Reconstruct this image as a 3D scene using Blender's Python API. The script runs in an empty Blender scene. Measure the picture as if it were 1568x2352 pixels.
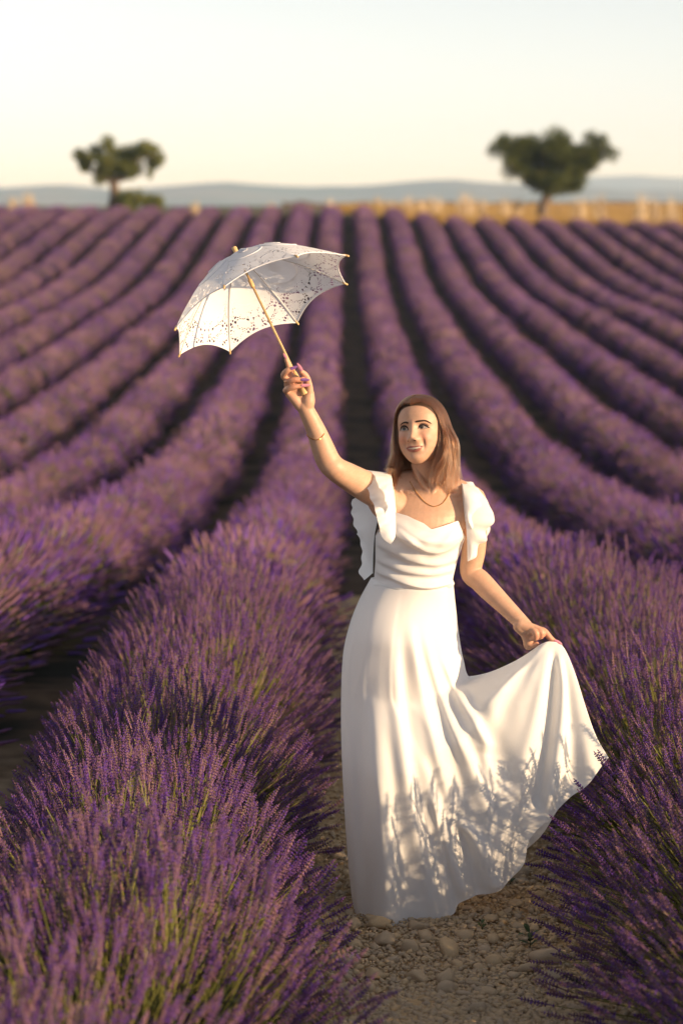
import bpy, bmesh, math, random
import numpy as np
from mathutils import Vector, Matrix

SC = bpy.context.scene
COL = SC.collection
rng = np.random.default_rng(7)
random.seed(7)
R = math.radians

# ------------------------------------------------------------------ camera
FPX, CX, CY = 5553.0, 784.0, 1176.0          # lens in pixels of a 1568 x 2352 frame
CAM_Z, PITCH = 2.30, R(7.25)
cam_d = bpy.data.cameras.new('camera')
cam = bpy.data.objects.new('camera', cam_d); COL.objects.link(cam)
cam.location = (0, 0, CAM_Z); cam.rotation_euler = (R(90) - PITCH, 0, 0)
cam_d.sensor_fit = 'HORIZONTAL'; cam_d.sensor_width = 24.0; cam_d.lens = 85.0
cam_d.clip_start = 0.1; cam_d.clip_end = 40000
cam_d.dof.use_dof = True; cam_d.dof.focus_distance = 7.52; cam_d.dof.aperture_fstop = 2.8
SC.camera = cam

# ------------------------------------------------------------------ sky and sun
SUN_EL, SUN_AZ = R(14), R(62)               # azimuth measured from -Y (behind the camera) towards +X
sun_dir = Vector((math.sin(SUN_AZ) * math.cos(SUN_EL), -math.cos(SUN_AZ) * math.cos(SUN_EL), math.sin(SUN_EL)))
world = bpy.data.worlds.new('World'); SC.world = world; world.use_nodes = True
wn = world.node_tree; wn.nodes.clear()
sky = wn.nodes.new('ShaderNodeTexSky'); sky.sky_type = 'NISHITA'; sky.sun_disc = False
sky.sun_elevation = SUN_EL; sky.sun_rotation = R(180) - SUN_AZ
sky.air_density = 1.0; sky.dust_density = 0.6; sky.ozone_density = 1.0; sky.altitude = 500
hsv = wn.nodes.new('ShaderNodeHueSaturation'); hsv.inputs['Saturation'].default_value = 0.30
bg = wn.nodes.new('ShaderNodeBackground'); bg.inputs['Strength'].default_value = 0.087
wo = wn.nodes.new('ShaderNodeOutputWorld')
tint = wn.nodes.new('ShaderNodeMix'); tint.data_type = 'RGBA'; tint.blend_type = 'MULTIPLY'; tint.inputs['Factor'].default_value = 1.0
tint.inputs['B'].default_value = (0.985, 0.985, 1.02, 1)
wn.links.new(sky.outputs[0], hsv.inputs['Color']); wn.links.new(hsv.outputs[0], tint.inputs['A']); wn.links.new(tint.outputs['Result'], bg.inputs['Color'])
wn.links.new(bg.outputs[0], wo.inputs['Surface'])
sun_l = bpy.data.lights.new('sun', 'SUN'); sun_l.energy = 4.2; sun_l.angle = R(0.6); sun_l.color = (1.0, 0.71, 0.42)
sun = bpy.data.objects.new('sun', sun_l); COL.objects.link(sun)
sun.rotation_euler = sun_dir.to_track_quat('Z', 'Y').to_euler(); sun.location = (20, -10, 12)
vs = SC.view_settings
vs.view_transform = 'Standard'; vs.look = 'None'; vs.exposure = 1.14; vs.gamma = 1.0; vs.use_curve_mapping = False
SC.cycles.use_denoising = True
SC.cycles.max_bounces = 8; SC.cycles.diffuse_bounces = 4; SC.cycles.transparent_max_bounces = 8
SC.cycles.volume_bounces = 1

# ------------------------------------------------------------------ helpers
_sp, _cp = math.sin(PITCH), math.cos(PITCH)
def P(X, Y, y):
    """the place at distance y that is seen at X, Y of a 1568 x 2352 frame"""
    dx, dv = (X - CX) / FPX, (Y - CY) / FPX
    d = (dx, _cp - dv * _sp, -_sp - dv * _cp)
    k = y / d[1]
    return np.array((d[0] * k, y, CAM_Z + d[2] * k))

def project(p):
    """frame position (1568 x 2352) of world points, shape (n, 3)"""
    p = np.atleast_2d(p); q = p - np.array((0, 0, CAM_Z))
    dep = q[:, 1] * _cp - q[:, 2] * _sp
    v = -q[:, 1] * _sp - q[:, 2] * _cp
    return np.stack((CX + FPX * q[:, 0] / dep, CY + FPX * v / dep, dep), 1)

def tag(o, label=None, cat=None, group=None, kind=None):
    if label: o['label'] = label
    if cat: o['category'] = cat
    if group: o['group'] = group
    if kind: o['kind'] = kind
    return o

def empty(name, loc=(0, 0, 0), parent=None):
    o = bpy.data.objects.new(name, None); COL.objects.link(o)
    o.empty_display_size = 0.1; o.location = loc
    if parent: o.parent = parent
    return o

def mesh_of(name, verts, faces, mats=(), smooth=True, midx=None):
    m = bpy.data.meshes.new(name)
    m.from_pydata([tuple(v) for v in verts], [], [tuple(f) for f in faces])
    for k in (mats if isinstance(mats, (list, tuple)) else (mats,)): m.materials.append(k)
    if midx is not None: m.polygons.foreach_set('material_index', np.asarray(midx, dtype=np.int32))
    if smooth: m.polygons.foreach_set('use_smooth', np.ones(len(m.polygons), dtype=bool))
    m.update()
    return m

def link(name, mesh, parent=None, world=True):
    o = bpy.data.objects.new(name, mesh); COL.objects.link(o)
    if parent:
        o.parent = parent
        if world: o.matrix_parent_inverse = Matrix.Translation(-Vector(parent.location))
    return o

def build(name, verts, faces, mats=(), parent=None, smooth=True, midx=None):
    return link(name, mesh_of(name, verts, faces, mats, smooth, midx), parent)

class MB:
    """collects shapes into one mesh"""
    def __init__(s): s.v, s.f, s.m = [], [], []
    def add(s, V, F, mi=0):
        n = len(s.v); s.v += [tuple(map(float, p)) for p in V]; s.f += [tuple(int(i) + n for i in f) for f in F]; s.m += [mi] * len(F)
    def tube(s, pts, rad, n=8, mi=0, cap=True, flat=None):
        V, F = tube(pts, rad, n, cap, flat); s.add(V, F, mi)
    def build(s, name, mats, parent=None, smooth=True): return build(name, s.v, s.f, mats, parent, smooth, s.m)
    def mesh(s, name, mats, smooth=True): return mesh_of(name, s.v, s.f, mats, smooth, s.m)

def tube(pts, rad, n=8, cap=True, flat=None):
    """tube along pts; rad a number or a list; flat=(axis, k) squashes the section along a world axis"""
    pts = [np.array(p, float) for p in pts]; m = len(pts)
    rad = [rad] * m if np.isscalar(rad) else list(rad)
    V, F = [], []
    up = None
    for i in range(m):
        t = pts[min(i + 1, m - 1)] - pts[max(i - 1, 0)]; t = t / (np.linalg.norm(t) + 1e-12)
        if up is None:
            up = np.array((0, 0, 1.0)) if abs(t[2]) < 0.9 else np.array((1.0, 0, 0))
        a = np.cross(up, t); a /= np.linalg.norm(a) + 1e-12
        b = np.cross(t, a); up = b
        for k in range(n):
            an = 2 * math.pi * k / n
            o = (a * math.cos(an) + b * math.sin(an)) * rad[i]
            if flat is not None:
                ax = np.array(flat[0], float); o = o - ax * np.dot(o, ax) * (1 - flat[1])
            V.append(pts[i] + o)
    for i in range(m - 1):
        for k in range(n):
            k2 = (k + 1) % n
            F.append((i * n + k, i * n + k2, (i + 1) * n + k2, (i + 1) * n + k))
    if cap:
        F.append(tuple(range(n - 1, -1, -1))); F.append(tuple((m - 1) * n + k for k in range(n)))
    return V, F

def spline(pts, n, dim=3):
    """Catmull-Rom through pts, n samples spread by length"""
    p = np.array(pts, float); k = len(p)
    if k == 2: return p[0] + (p[1] - p[0]) * np.linspace(0, 1, n)[:, None]
    e = np.vstack((2 * p[0] - p[1], p, 2 * p[-1] - p[-2])); out = []
    for i in range(k - 1):
        a, b, c, d = e[i:i + 4]; t = np.linspace(0, 1, 24, endpoint=(i == k - 2))[:, None]
        out.append(0.5 * (2 * b + (c - a) * t + (2 * a - 5 * b + 4 * c - d) * t ** 2 + (3 * b - a - 3 * c + d) * t ** 3))
    q = np.vstack(out)
    L = np.concatenate(((0,), np.cumsum(np.linalg.norm(np.diff(q, axis=0), axis=1))))
    s = np.linspace(0, L[-1], n)
    return np.stack([np.interp(s, L, q[:, j]) for j in range(q.shape[1])], 1)

def grid_faces(nu, nv, wrap=False):
    F = []
    for j in range(nv - 1):
        for i in range(nu if wrap else nu - 1):
            i2 = (i + 1) % nu
            F.append((j * nu + i, j * nu + i2, (j + 1) * nu + i2, (j + 1) * nu + i))
    return F

def smoothstep(a, b, x):
    t = np.clip((np.asarray(x, float) - a) / (b - a), 0, 1); return t * t * (3 - 2 * t)

def vnoise(x, y, seed=0):
    """smooth value noise in 2D, about -1..1"""
    r = np.random.default_rng(seed).random((64, 64)) * 2 - 1
    x = np.asarray(x, float); y = np.asarray(y, float)
    xi, yi = np.floor(x).astype(int), np.floor(y).astype(int); fx, fy = x - xi, y - yi
    fx = fx * fx * (3 - 2 * fx); fy = fy * fy * (3 - 2 * fy)
    g = lambda a, b: r[a % 64, b % 64]
    return (g(xi, yi) * (1 - fx) + g(xi + 1, yi) * fx) * (1 - fy) + (g(xi, yi + 1) * (1 - fx) + g(xi + 1, yi + 1) * fx) * fy

# ------------------------------------------------------------------ materials
def mat(name, color, rough=0.7, var=None, scale=20.0, rand=None, trans=0.0, bump=0.0, bscale=80.0, spec=0.3, metal=0.0, sss=0.0,
        coord='Object', detail=4.0, trans_col=None, sheen=0.0):
    """principled material; var = second colour mixed in by noise; rand = second colour mixed in per object / instance"""
    m = bpy.data.materials.new(name); m.use_nodes = True
    nt = m.node_tree; nt.nodes.clear(); N = nt.nodes.new; L = nt.links.new
    out = N('ShaderNodeOutputMaterial'); b = N('ShaderNodeBsdfPrincipled')
    b.inputs['Roughness'].default_value = rough; b.inputs['Metallic'].default_value = metal
    b.inputs['Specular IOR Level'].default_value = spec
    if sheen: b.inputs['Sheen Weight'].default_value = sheen
    rgb = N('ShaderNodeRGB'); rgb.outputs[0].default_value = (*color, 1); src = rgb.outputs[0]
    if var is not None or bump:
        tc = N('ShaderNodeTexCoord')
    if var is not None:
        no = N('ShaderNodeTexNoise'); no.inputs['Scale'].default_value = scale; no.inputs['Detail'].default_value = detail
        L(tc.outputs[coord], no.inputs['Vector'])
        cr = N('ShaderNodeMapRange'); cr.inputs['From Min'].default_value = 0.35; cr.inputs['From Max'].default_value = 0.65
        L(no.outputs['Fac'], cr.inputs['Value'])
        mx = N('ShaderNodeMix'); mx.data_type = 'RGBA'; L(cr.outputs[0], mx.inputs['Factor'])
        L(src, mx.inputs['A']); mx.inputs['B'].default_value = (*var, 1); src = mx.outputs['Result']
    if rand is not None:
        oi = N('ShaderNodeObjectInfo'); mx2 = N('ShaderNodeMix'); mx2.data_type = 'RGBA'
        L(oi.outputs['Random'], mx2.inputs['Factor']); L(src, mx2.inputs['A']); mx2.inputs['B'].default_value = (*rand, 1)
        src = mx2.outputs['Result']
    L(src, b.inputs['Base Color'])
    if sss:
        b.inputs['Subsurface Weight'].default_value = sss; b.inputs['Subsurface Radius'].default_value = (1.0, 0.35, 0.2)
        b.inputs['Subsurface Scale'].default_value = 0.006
    if bump:
        nb = N('ShaderNodeTexNoise'); nb.inputs['Scale'].default_value = bscale; nb.inputs['Detail'].default_value = 5
        L(tc.outputs[coord], nb.inputs['Vector'])
        bp = N('ShaderNodeBump'); bp.inputs['Strength'].default_value = bump; bp.inputs['Distance'].default_value = 0.01
        L(nb.outputs['Fac'], bp.inputs['Height']); L(bp.outputs[0], b.inputs['Normal'])
    if trans:
        tr = N('ShaderNodeBsdfTranslucent')
        if trans_col: tr.inputs['Color'].default_value = (*trans_col, 1)
        else: L(src, tr.inputs['Color'])
        ms = N('ShaderNodeMixShader'); ms.inputs[0].default_value = trans
        L(b.outputs[0], ms.inputs[1]); L(tr.outputs[0], ms.inputs[2]); L(ms.outputs[0], out.inputs['Surface'])
    else:
        L(b.outputs[0], out.inputs['Surface'])
    return m
# ------------------------------------------------------------------ the land
ROW_D, ROW_OFF = 1.80, 0.378                  # row spacing; x of the stony path's centre line
ROW_END = 146.0
_py = [-30, 0, 4, 7.5, 10.7, 14, 18, 23.6, 30, 40, 51, 70, 89, 100, 110, 120, 130, 138, 146, 160, 200, 300, 500, 900, 2000, 12000]
_pz = [0.9, .62, .22, 0, -.08, -.36, -.80, -1.32, -1.80, -2.20, -2.26, -2.12, -1.72, -1.30, -.72, 0.02, .78, 1.28, 1.58, 1.70, 1.75, 1.9, 2.0, 1.2, -4, -60]
_gy = np.linspace(-30, 400, 4000); _gz = np.interp(_gy, _py, _pz)
_ker = np.ones(61) / 61.0
_gz = np.convolve(np.pad(_gz, 30, mode='edge'), _ker, mode='valid')
def ground(x, y):
    x = np.asarray(x, float); y = np.asarray(y, float)
    z = np.where(y < 390, np.interp(y, _gy, _gz), np.interp(y, _py, _pz))
    far = smoothstep(70, 135, y) * (1 - smoothstep(170, 300, y))
    z = z - far * (0.42 * smoothstep(1, 7, x) + 0.028 * np.clip(x - 4, 0, 60))
    z = z + smoothstep(40, 120, y) * (1 - smoothstep(200, 500, y)) * 0.10 * vnoise(x * .11 + 3, y * .05, 3)
    return z

soil = mat('soil', (0.27, 0.20, 0.13), 0.95, var=(0.36, 0.28, 0.19), scale=9, bump=0.6, bscale=60, spec=0.1)
def land_material():
    m = bpy.data.materials.new('land'); m.use_nodes = True; nt = m.node_tree; N = nt.nodes.new; L = nt.links.new
    b = nt.nodes['Principled BSDF']; b.inputs['Roughness'].default_value = 0.95; b.inputs['Specular IOR Level'].default_value = 0.1
    tc = N('ShaderNodeTexCoord'); sx = N('ShaderNodeSeparateXYZ'); L(tc.outputs['Object'], sx.inputs[0])
    n1 = N('ShaderNodeTexNoise'); n1.inputs['Scale'].default_value = 7; n1.inputs['Detail'].default_value = 8; L(tc.outputs['Object'], n1.inputs['Vector'])
    n2 = N('ShaderNodeTexNoise'); n2.inputs['Scale'].default_value = 0.9; n2.inputs['Detail'].default_value = 5; L(tc.outputs['Object'], n2.inputs['Vector'])
    r1 = N('ShaderNodeValToRGB'); L(n1.outputs['Fac'], r1.inputs['Fac'])
    r1.color_ramp.elements[0].position = 0.35; r1.color_ramp.elements[0].color = (0.21, 0.145, 0.085, 1)
    r1.color_ramp.elements[1].position = 0.68; r1.color_ramp.elements[1].color = (0.44, 0.335, 0.215, 1)
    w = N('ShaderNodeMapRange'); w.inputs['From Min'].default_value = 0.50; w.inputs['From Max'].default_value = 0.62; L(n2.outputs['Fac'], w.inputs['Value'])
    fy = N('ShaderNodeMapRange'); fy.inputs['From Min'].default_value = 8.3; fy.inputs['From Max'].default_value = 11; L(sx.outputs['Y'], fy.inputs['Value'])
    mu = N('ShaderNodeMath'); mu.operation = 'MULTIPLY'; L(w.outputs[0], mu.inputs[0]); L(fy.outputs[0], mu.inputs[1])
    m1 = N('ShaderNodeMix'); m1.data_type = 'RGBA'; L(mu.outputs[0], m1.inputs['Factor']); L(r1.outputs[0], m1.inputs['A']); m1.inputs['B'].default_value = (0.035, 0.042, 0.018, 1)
    m0 = N('ShaderNodeMix'); m0.data_type = 'RGBA'; L(fy.outputs[0], m0.inputs['Factor']); L(m1.outputs['Result'], m0.inputs['A']); mm = N('ShaderNodeMix'); mm.data_type = 'RGBA'; mm.blend_type = 'MULTIPLY'; mm.inputs['Factor'].default_value = 1.0; L(m1.outputs['Result'], mm.inputs['A']); mm.inputs['B'].default_value = (0.22, 0.18, 0.16, 1); L(mm.outputs['Result'], m0.inputs['B']); m1 = m0  # brown soil beyond the near ground darkened: shade between rows painted into it
    far = N('ShaderNodeMapRange'); far.inputs['From Min'].default_value = 147; far.inputs['From Max'].default_value = 149; L(sx.outputs['Y'], far.inputs['Value'])
    m2 = N('ShaderNodeMix'); m2.data_type = 'RGBA'; L(far.outputs[0], m2.inputs['Factor']); L(m1.outputs['Result'], m2.inputs['A']); gx = N('ShaderNodeMapRange'); gx.inputs['From Min'].default_value = 1.5; gx.inputs['From Max'].default_value = 5.0; L(sx.outputs['X'], gx.inputs['Value']); gm = N('ShaderNodeMix'); gm.data_type = 'RGBA'; L(gx.outputs[0], gm.inputs['Factor']); gm.inputs['A'].default_value = (0.10, 0.085, 0.045, 1); gm.inputs['B'].default_value = (0.34, 0.20, 0.065, 1); L(gm.outputs['Result'], m2.inputs['B'])
    far2 = N('ShaderNodeMapRange'); far2.inputs['From Min'].default_value = 700; far2.inputs['From Max'].default_value = 1500; L(sx.outputs['Y'], far2.inputs['Value'])
    m3 = N('ShaderNodeMix'); m3.data_type = 'RGBA'; L(far2.outputs[0], m3.inputs['Factor']); L(m2.outputs['Result'], m3.inputs['A']); m3.inputs['B'].default_value = (0.10, 0.12, 0.06, 1)
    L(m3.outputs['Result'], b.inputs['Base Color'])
    bp = N('ShaderNodeBump'); bp.inputs['Strength'].default_value = 0.7; bp.inputs['Distance'].default_value = 0.02
    n3 = N('ShaderNodeTexNoise'); n3.inputs['Scale'].default_value = 45; n3.inputs['Detail'].default_value = 6; L(tc.outputs['Object'], n3.inputs['Vector'])
    L(n3.outputs['Fac'], bp.inputs['Height']); L(bp.outputs[0], b.inputs['Normal'])
    return m
yy = np.concatenate((np.linspace(-60, 2, 20), np.linspace(2.4, 14, 90), np.linspace(14.3, 60, 110), np.linspace(60.8, 200, 130), np.geomspace(203, 11500, 60)))
xx = np.concatenate((-np.geomspace(9000, 61, 24), np.linspace(-60, -4, 40), np.linspace(-3.6, 3.6, 60), np.linspace(4, 60, 40), np.geomspace(61, 9000, 24)))
XX, YY = np.meshgrid(xx, yy); ZZ = ground(XX, YY)
near = (np.abs(XX) < 5) & (YY < 16) & (YY > 2)
ZZ = ZZ + np.where(near, 0.012 * vnoise(XX * 5, YY * 5, 5) + 0.02 * vnoise(XX * 1.6, YY * 1.6, 6), 0)
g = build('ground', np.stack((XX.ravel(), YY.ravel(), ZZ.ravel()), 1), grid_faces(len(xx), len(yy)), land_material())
tag(g, 'pale stony soil of the lavender field rising to a crest', 'ground', kind='structure')

# far hills, two ridges
hill_m = mat('hill_scrub', (0.075, 0.095, 0.05), 0.95, var=(0.14, 0.13, 0.085), scale=0.004, spec=0.05)
def ridge(name, y0, depth, prof, seed):
    """a long hill: prof = list of (X in the frame, Y of the skyline); the far side falls away again"""
    xs = np.linspace(-0.9 * y0, 0.9 * y0, 220)
    px = CX + FPX * xs / y0
    sy = np.interp(px, [p[0] for p in prof], [p[1] for p in prof])
    top = CAM_Z + (470.5 - sy) / FPX * y0
    top = top + y0 * 0.0005 * vnoise(xs / (y0 * .03), xs * 0, seed) + y0 * .0003 * vnoise(xs / (y0 * .008), xs * 0 + 5, seed)
    V = []; rows = 14
    for j in range(rows):
        t = j / (rows - 1); h = math.sin(t * math.pi) ** 0.8
        yv = y0 - depth * .7 + depth * 1.4 * t
        V += [(x, yv + depth * .1 * vnoise(x / 500, t * 4, seed + 1), -70 + (tp + 70) * h + 9 * h * (1 - h) * vnoise(x / 260, t * 6, seed + 2)) for x, tp in zip(xs, top)]
    o = build(name, V, grid_faces(len(xs), rows), hill_m)
    return tag(o, None, 'hills', kind='structure')
h1 = ridge('hills', 5200, 1800, [(-3000, 452), (-400, 444), (0, 434), (150, 427), (300, 438), (420, 428), (520, 421), (700, 430), (900, 424), (1030, 415), (1150, 422), (1400, 436), (1700, 440), (4000, 450)], 11)
h2 = ridge('hills', 8200, 2400, [(-3000, 446), (0, 436), (300, 441), (900, 436), (1200, 424), (1330, 410), (1420, 401), (1568, 409), (1800, 417), (3000, 430)], 23)
# ------------------------------------------------------------------ lavender
calyx = mat('lavender_calyx', (0.094, 0.036, 0.148), 0.75, rand=(0.232, 0.130, 0.142), trans=0.08, spec=0.15)
petal = mat('lavender_petal', (0.108, 0.042, 0.33), 0.6, rand=(0.19, 0.09, 0.30), trans=0.14, spec=0.15)
stalk_m = mat('lavender_stalk', (0.14, 0.15, 0.034), 0.6, rand=(0.21, 0.195, 0.052), trans=0.1, spec=0.2)
leaf_m = mat('lavender_leaf', (0.026, 0.036, 0.015), 0.8, rand=(0.042, 0.052, 0.022), trans=0.06, spec=0.15)
dead_m = mat('lavender_dead', (0.055, 0.045, 0.06), 0.85, spec=0.1)
STEM_L = 0.45

def stem_curve(t, bend, L=STEM_L): return np.array((-bend * t ** 2.2, 0, L * (t - 0.25 * (bend / L) ** 2 * t)))

def bud(mb, c, d, ln, w, mi):
    """one bud: a six-cornered spindle from c along d"""
    d = d / np.linalg.norm(d); a = np.cross(d, (0.3, 0.5, 0.8)); a /= np.linalg.norm(a); b = np.cross(d, a)
    m = c + d * ln * .58
    V = [c, m + a * w, m + b * w, m - a * w, m - b * w, c + d * ln]
    mb.add(V, [(0, 2, 1), (0, 3, 2), (0, 4, 3), (0, 1, 4), (5, 1, 2), (5, 2, 3), (5, 3, 4), (5, 4, 1)], mi)

def stem_parts(rs, bend, spike_len):
    st, sp = MB(), MB()
    ts = np.linspace(0, 1, 6)
    st.tube([stem_curve(t, bend) for t in ts], [.0017, .0016, .0015, .0013, .0011, .0008], 3, 0, cap=False)
    t0 = 1 - spike_len / STEM_L; nw = int(round(spike_len / .0088))
    whorls = [(t0 + (1 - t0) * (i + .3) / nw, math.sin(math.pi * min(1, (i + 1.6) / (nw + 1.2))) ** .45) for i in range(nw)]
    if rs.random() < .65: whorls.insert(0, (t0 - .028 - .03 * rs.random(), .72))
    for q, (t, w) in enumerate(whorls):
        c = stem_curve(t, bend); ax = stem_curve(min(1, t + .02), bend) - stem_curve(t - .02, bend); ax /= np.linalg.norm(ax)
        a = np.cross(ax, (0, 1, 0)); a /= np.linalg.norm(a); b = np.cross(ax, a); ph = rs.random() * 6.28
        for k in range(5):
            an = ph + k * 2 * math.pi / 5 + rs.normal(0, .18)
            o = a * math.cos(an) + b * math.sin(an); up = .75 + .5 * rs.random()
            bud(sp, c + o * .001, o + ax * up, .0100 * w * (.7 + .6 * rs.random()), .0023 * (.8 + .4 * rs.random()), 0 if rs.random() < .66 else 1)
    sp.tube([stem_curve(t, bend) for t in np.linspace(whorls[0][0], 1, 5)], [.0016, .0022, .0022, .0018, .0008], 3, 0, cap=False)
    c = stem_curve(1, bend); bud(sp, c - np.array((0, 0, .004)), np.array((-.2, 0, 1.)), .011, .0022, 0)
    return st, sp

rs = random.Random(3)
class _R:                                            # random + normal in one place
    random = staticmethod(rs.random); normal = staticmethod(rs.gauss)
STEMS = []                                           # (stalk mesh, spike mesh, joined mesh)
for i in range(9):
    st, sp = stem_parts(_R, .04 + .09 * (i % 3) / 2 + .02 * rs.random(), .052 + .034 * rs.random())
    j = MB(); j.add(st.v, st.f, 0)
    n0 = len(j.v); j.v += sp.v; j.f += [tuple(a + n0 for a in f) for f in sp.f]; j.m += [k + 1 for k in sp.m]
    dk = i == 8                                      # one withered kind
    cm = [stalk_m, dead_m if dk else calyx, dead_m if dk else petal]
    STEMS.append((st.mesh('stalk', [stalk_m]), sp.mesh('spike', cm[1:], False), j.mesh('stem', cm, False)))

def proto_collection(name, meshes):
    c = bpy.data.collections.new(name)
    for i, m in enumerate(meshes):
        o = bpy.data.objects.new('%s_%02d' % (name, i), m); c.objects.link(o)
    return c
C_STEM = proto_collection('stem_kinds', [s[2] for s in STEMS])

def leaf_tuft(rs):
    mb = MB()
    for k in range(13):
        az = rs.random() * 6.28; el = .5 + .9 * rs.random(); ln = .05 + .05 * rs.random(); w = .0028
        d = np.array((math.cos(az) * math.cos(el), math.sin(az) * math.cos(el), math.sin(el))); s = np.array((-math.sin(az), math.cos(az), 0)) * w
        b0 = d * .01; m = d * ln * .55; t = d * ln + np.array((0, 0, -.012 * rs.random()))
        mb.add([b0 - s * .5, b0 + s * .5, m + s, m - s, t], [(0, 1, 2, 3), (3, 2, 4)])
    return mb.mesh('tuft', [leaf_m], False)
C_LEAF = proto_collection('leaf_kinds', [leaf_tuft(rs) for _ in range(4)])

_groups = {}
def scatter_group(coll):
    if coll.name in _groups: return _groups[coll.name]
    ng = bpy.data.node_groups.new('scatter_' + coll.name, 'GeometryNodeTree')
    ng.interface.new_socket('Geometry', in_out='INPUT', socket_type='NodeSocketGeometry')
    ng.interface.new_socket('Geometry', in_out='OUTPUT', socket_type='NodeSocketGeometry')
    N = ng.nodes.new; L = ng.links.new
    gi, go = N('NodeGroupInput'), N('NodeGroupOutput')
    ci = N('GeometryNodeCollectionInfo'); ci.inputs['Collection'].default_value = coll
    ci.inputs['Separate Children'].default_value = True; ci.inputs['Reset Children'].default_value = True
    ip = N('GeometryNodeInstanceOnPoints'); ip.inputs['Pick Instance'].default_value = True
    def attr(nm, ty):
        a = N('GeometryNodeInputNamedAttribute'); a.data_type = ty; a.inputs['Name'].default_value = nm
        return a.outputs['Attribute']
    L(gi.outputs[0], ip.inputs['Points']); L(ci.outputs[0], ip.inputs['Instance'])
    L(attr('idx', 'INT'), ip.inputs['Instance Index']); L(attr('rot', 'FLOAT_VECTOR'), ip.inputs['Rotation'])
    L(attr('scl', 'FLOAT_VECTOR'), ip.inputs['Scale']); L(ip.outputs[0], go.inputs[0])
    _groups[coll.name] = ng
    return ng

def scatter(name, coll, pts, rot, scl, idx, parent=None):
    """thousands of copies of the kinds in coll as one piece of stuff"""
    n = len(pts); m = bpy.data.meshes.new(name); m.vertices.add(n)
    m.vertices.foreach_set('co', np.asarray(pts, np.float32).ravel())
    a = m.attributes.new('rot', 'FLOAT_VECTOR', 'POINT'); a.data.foreach_set('vector', np.asarray(rot, np.float32).ravel())
    scl = np.asarray(scl, np.float32)
    if scl.ndim == 1: scl = np.repeat(scl[:, None], 3, 1)
    a = m.attributes.new('scl', 'FLOAT_VECTOR', 'POINT'); a.data.foreach_set('vector', scl.ravel())
    a = m.attributes.new('idx', 'INT', 'POINT'); a.data.foreach_set('value', np.asarray(idx, np.int32))
    m.update(); o = link(name, m, parent)
    md = o.modifiers.new('scatter', 'NODES'); md.node_group = scatter_group(coll)
    o['kind'] = 'stuff'
    return o

def aim(d, twist):
    """euler angles that turn +Z to d (n, 3) after a twist about Z"""
    d = d / np.linalg.norm(d, axis=1)[:, None]; az = np.arctan2(d[:, 1], d[:, 0]); po = np.arccos(np.clip(d[:, 2], -1, 1))
    ca, sa, cp, sp_, ct, s_t = np.cos(az), np.sin(az), np.cos(po), np.sin(po), np.cos(twist), np.sin(twist)
    r00 = ca * cp * ct - sa * s_t; r10 = sa * cp * ct + ca * s_t; r20 = -sp_ * ct
    r21 = sp_ * s_t; r22 = cp
    return np.stack((np.arctan2(r21, r22), np.arcsin(np.clip(-r20, -1, 1)), np.arctan2(r10, r00)), 1)

def plant_stems(n, rg, rx=.55, ry=.52, rz=.68):
    """base, direction and scale of n stems fanning out of one plant"""
    ph = rg.random(n) * 2 * math.pi; s = np.maximum(.06, rg.random(n)) ** .9
    el = np.arcsin(np.clip(s, 0, 1)); d = np.stack((np.cos(ph) * np.cos(el), np.sin(ph) * np.cos(el), np.sin(el)), 1)
    rad = 1 / np.sqrt((d[:, 0] / rx) ** 2 + (d[:, 1] / ry) ** 2 + (d[:, 2] / rz) ** 2)
    rad = rad * (1.06 - .36 * rg.random(n) ** 1.6)
    base = d * np.maximum(.03, rad - STEM_L * .92)[:, None] * .8 + np.array((0, 0, .04))
    tip = d * rad[:, None]
    v = tip - base; ln = np.linalg.norm(v, axis=1)
    v = v + rg.normal(0, .045, (n, 3)) * ln[:, None]
    return base, v, ln / STEM_L

# ---- whole plants for the rows farther off
def plant_mesh(seed, n, sides, fat, wide=.55):
    rg = np.random.default_rng(seed); base, v, sc = plant_stems(n, rg, wide)
    mb = MB(); bend = .05
    for b, d, s in zip(base, v, sc):
        d = d / np.linalg.norm(d); up = np.array((0, 0, 1.)); L_ = STEM_L * s
        pts = [b + d * L_ * t + up * .05 * t * t * (1 - d[2]) for t in (.3, .84, .88, .93, .98, 1.03)]
        mb.tube(pts[:2], [.0019 * fat, .0015 * fat], 3, 0, cap=False)
        mb.tube(pts[1:], [.002, .0068 * fat, .0058 * fat, .0055 * fat, .001], sides, 1 if rg.random() < .75 else 2, cap=False)
    for k in range(70):                                # dark leaf mass inside
        ph = rg.random() * 6.28; el = math.asin(.05 + .95 * rg.random()); r_ = .30 + .12 * rg.random()
        c = np.array((math.cos(ph) * math.cos(el) * r_, math.sin(ph) * math.cos(el) * r_, math.sin(el) * r_ * 1.05 + .02))
        for q in range(4):
            a = rg.normal(0, 1, 3); a /= np.linalg.norm(a); b_ = np.cross(a, rg.normal(0, 1, 3)); b_ /= np.linalg.norm(b_)
            mb.add([c - a * .07 - b_ * .03, c + a * .07 - b_ * .03, c + a * .07 + b_ * .03, c - a * .07 + b_ * .03], [(0, 1, 2, 3)], 3)
    return mb.mesh('plant', [stalk_m, calyx, petal, leaf_m], False)
C_MID = proto_collection('plant_near', [plant_mesh(40 + i, 430, 4, 1.0, .65) for i in range(4)])
C_FAR = proto_collection('plant_far', [plant_mesh(60 + i, 290, 3, 1.5, .67) for i in range(4)])

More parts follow.
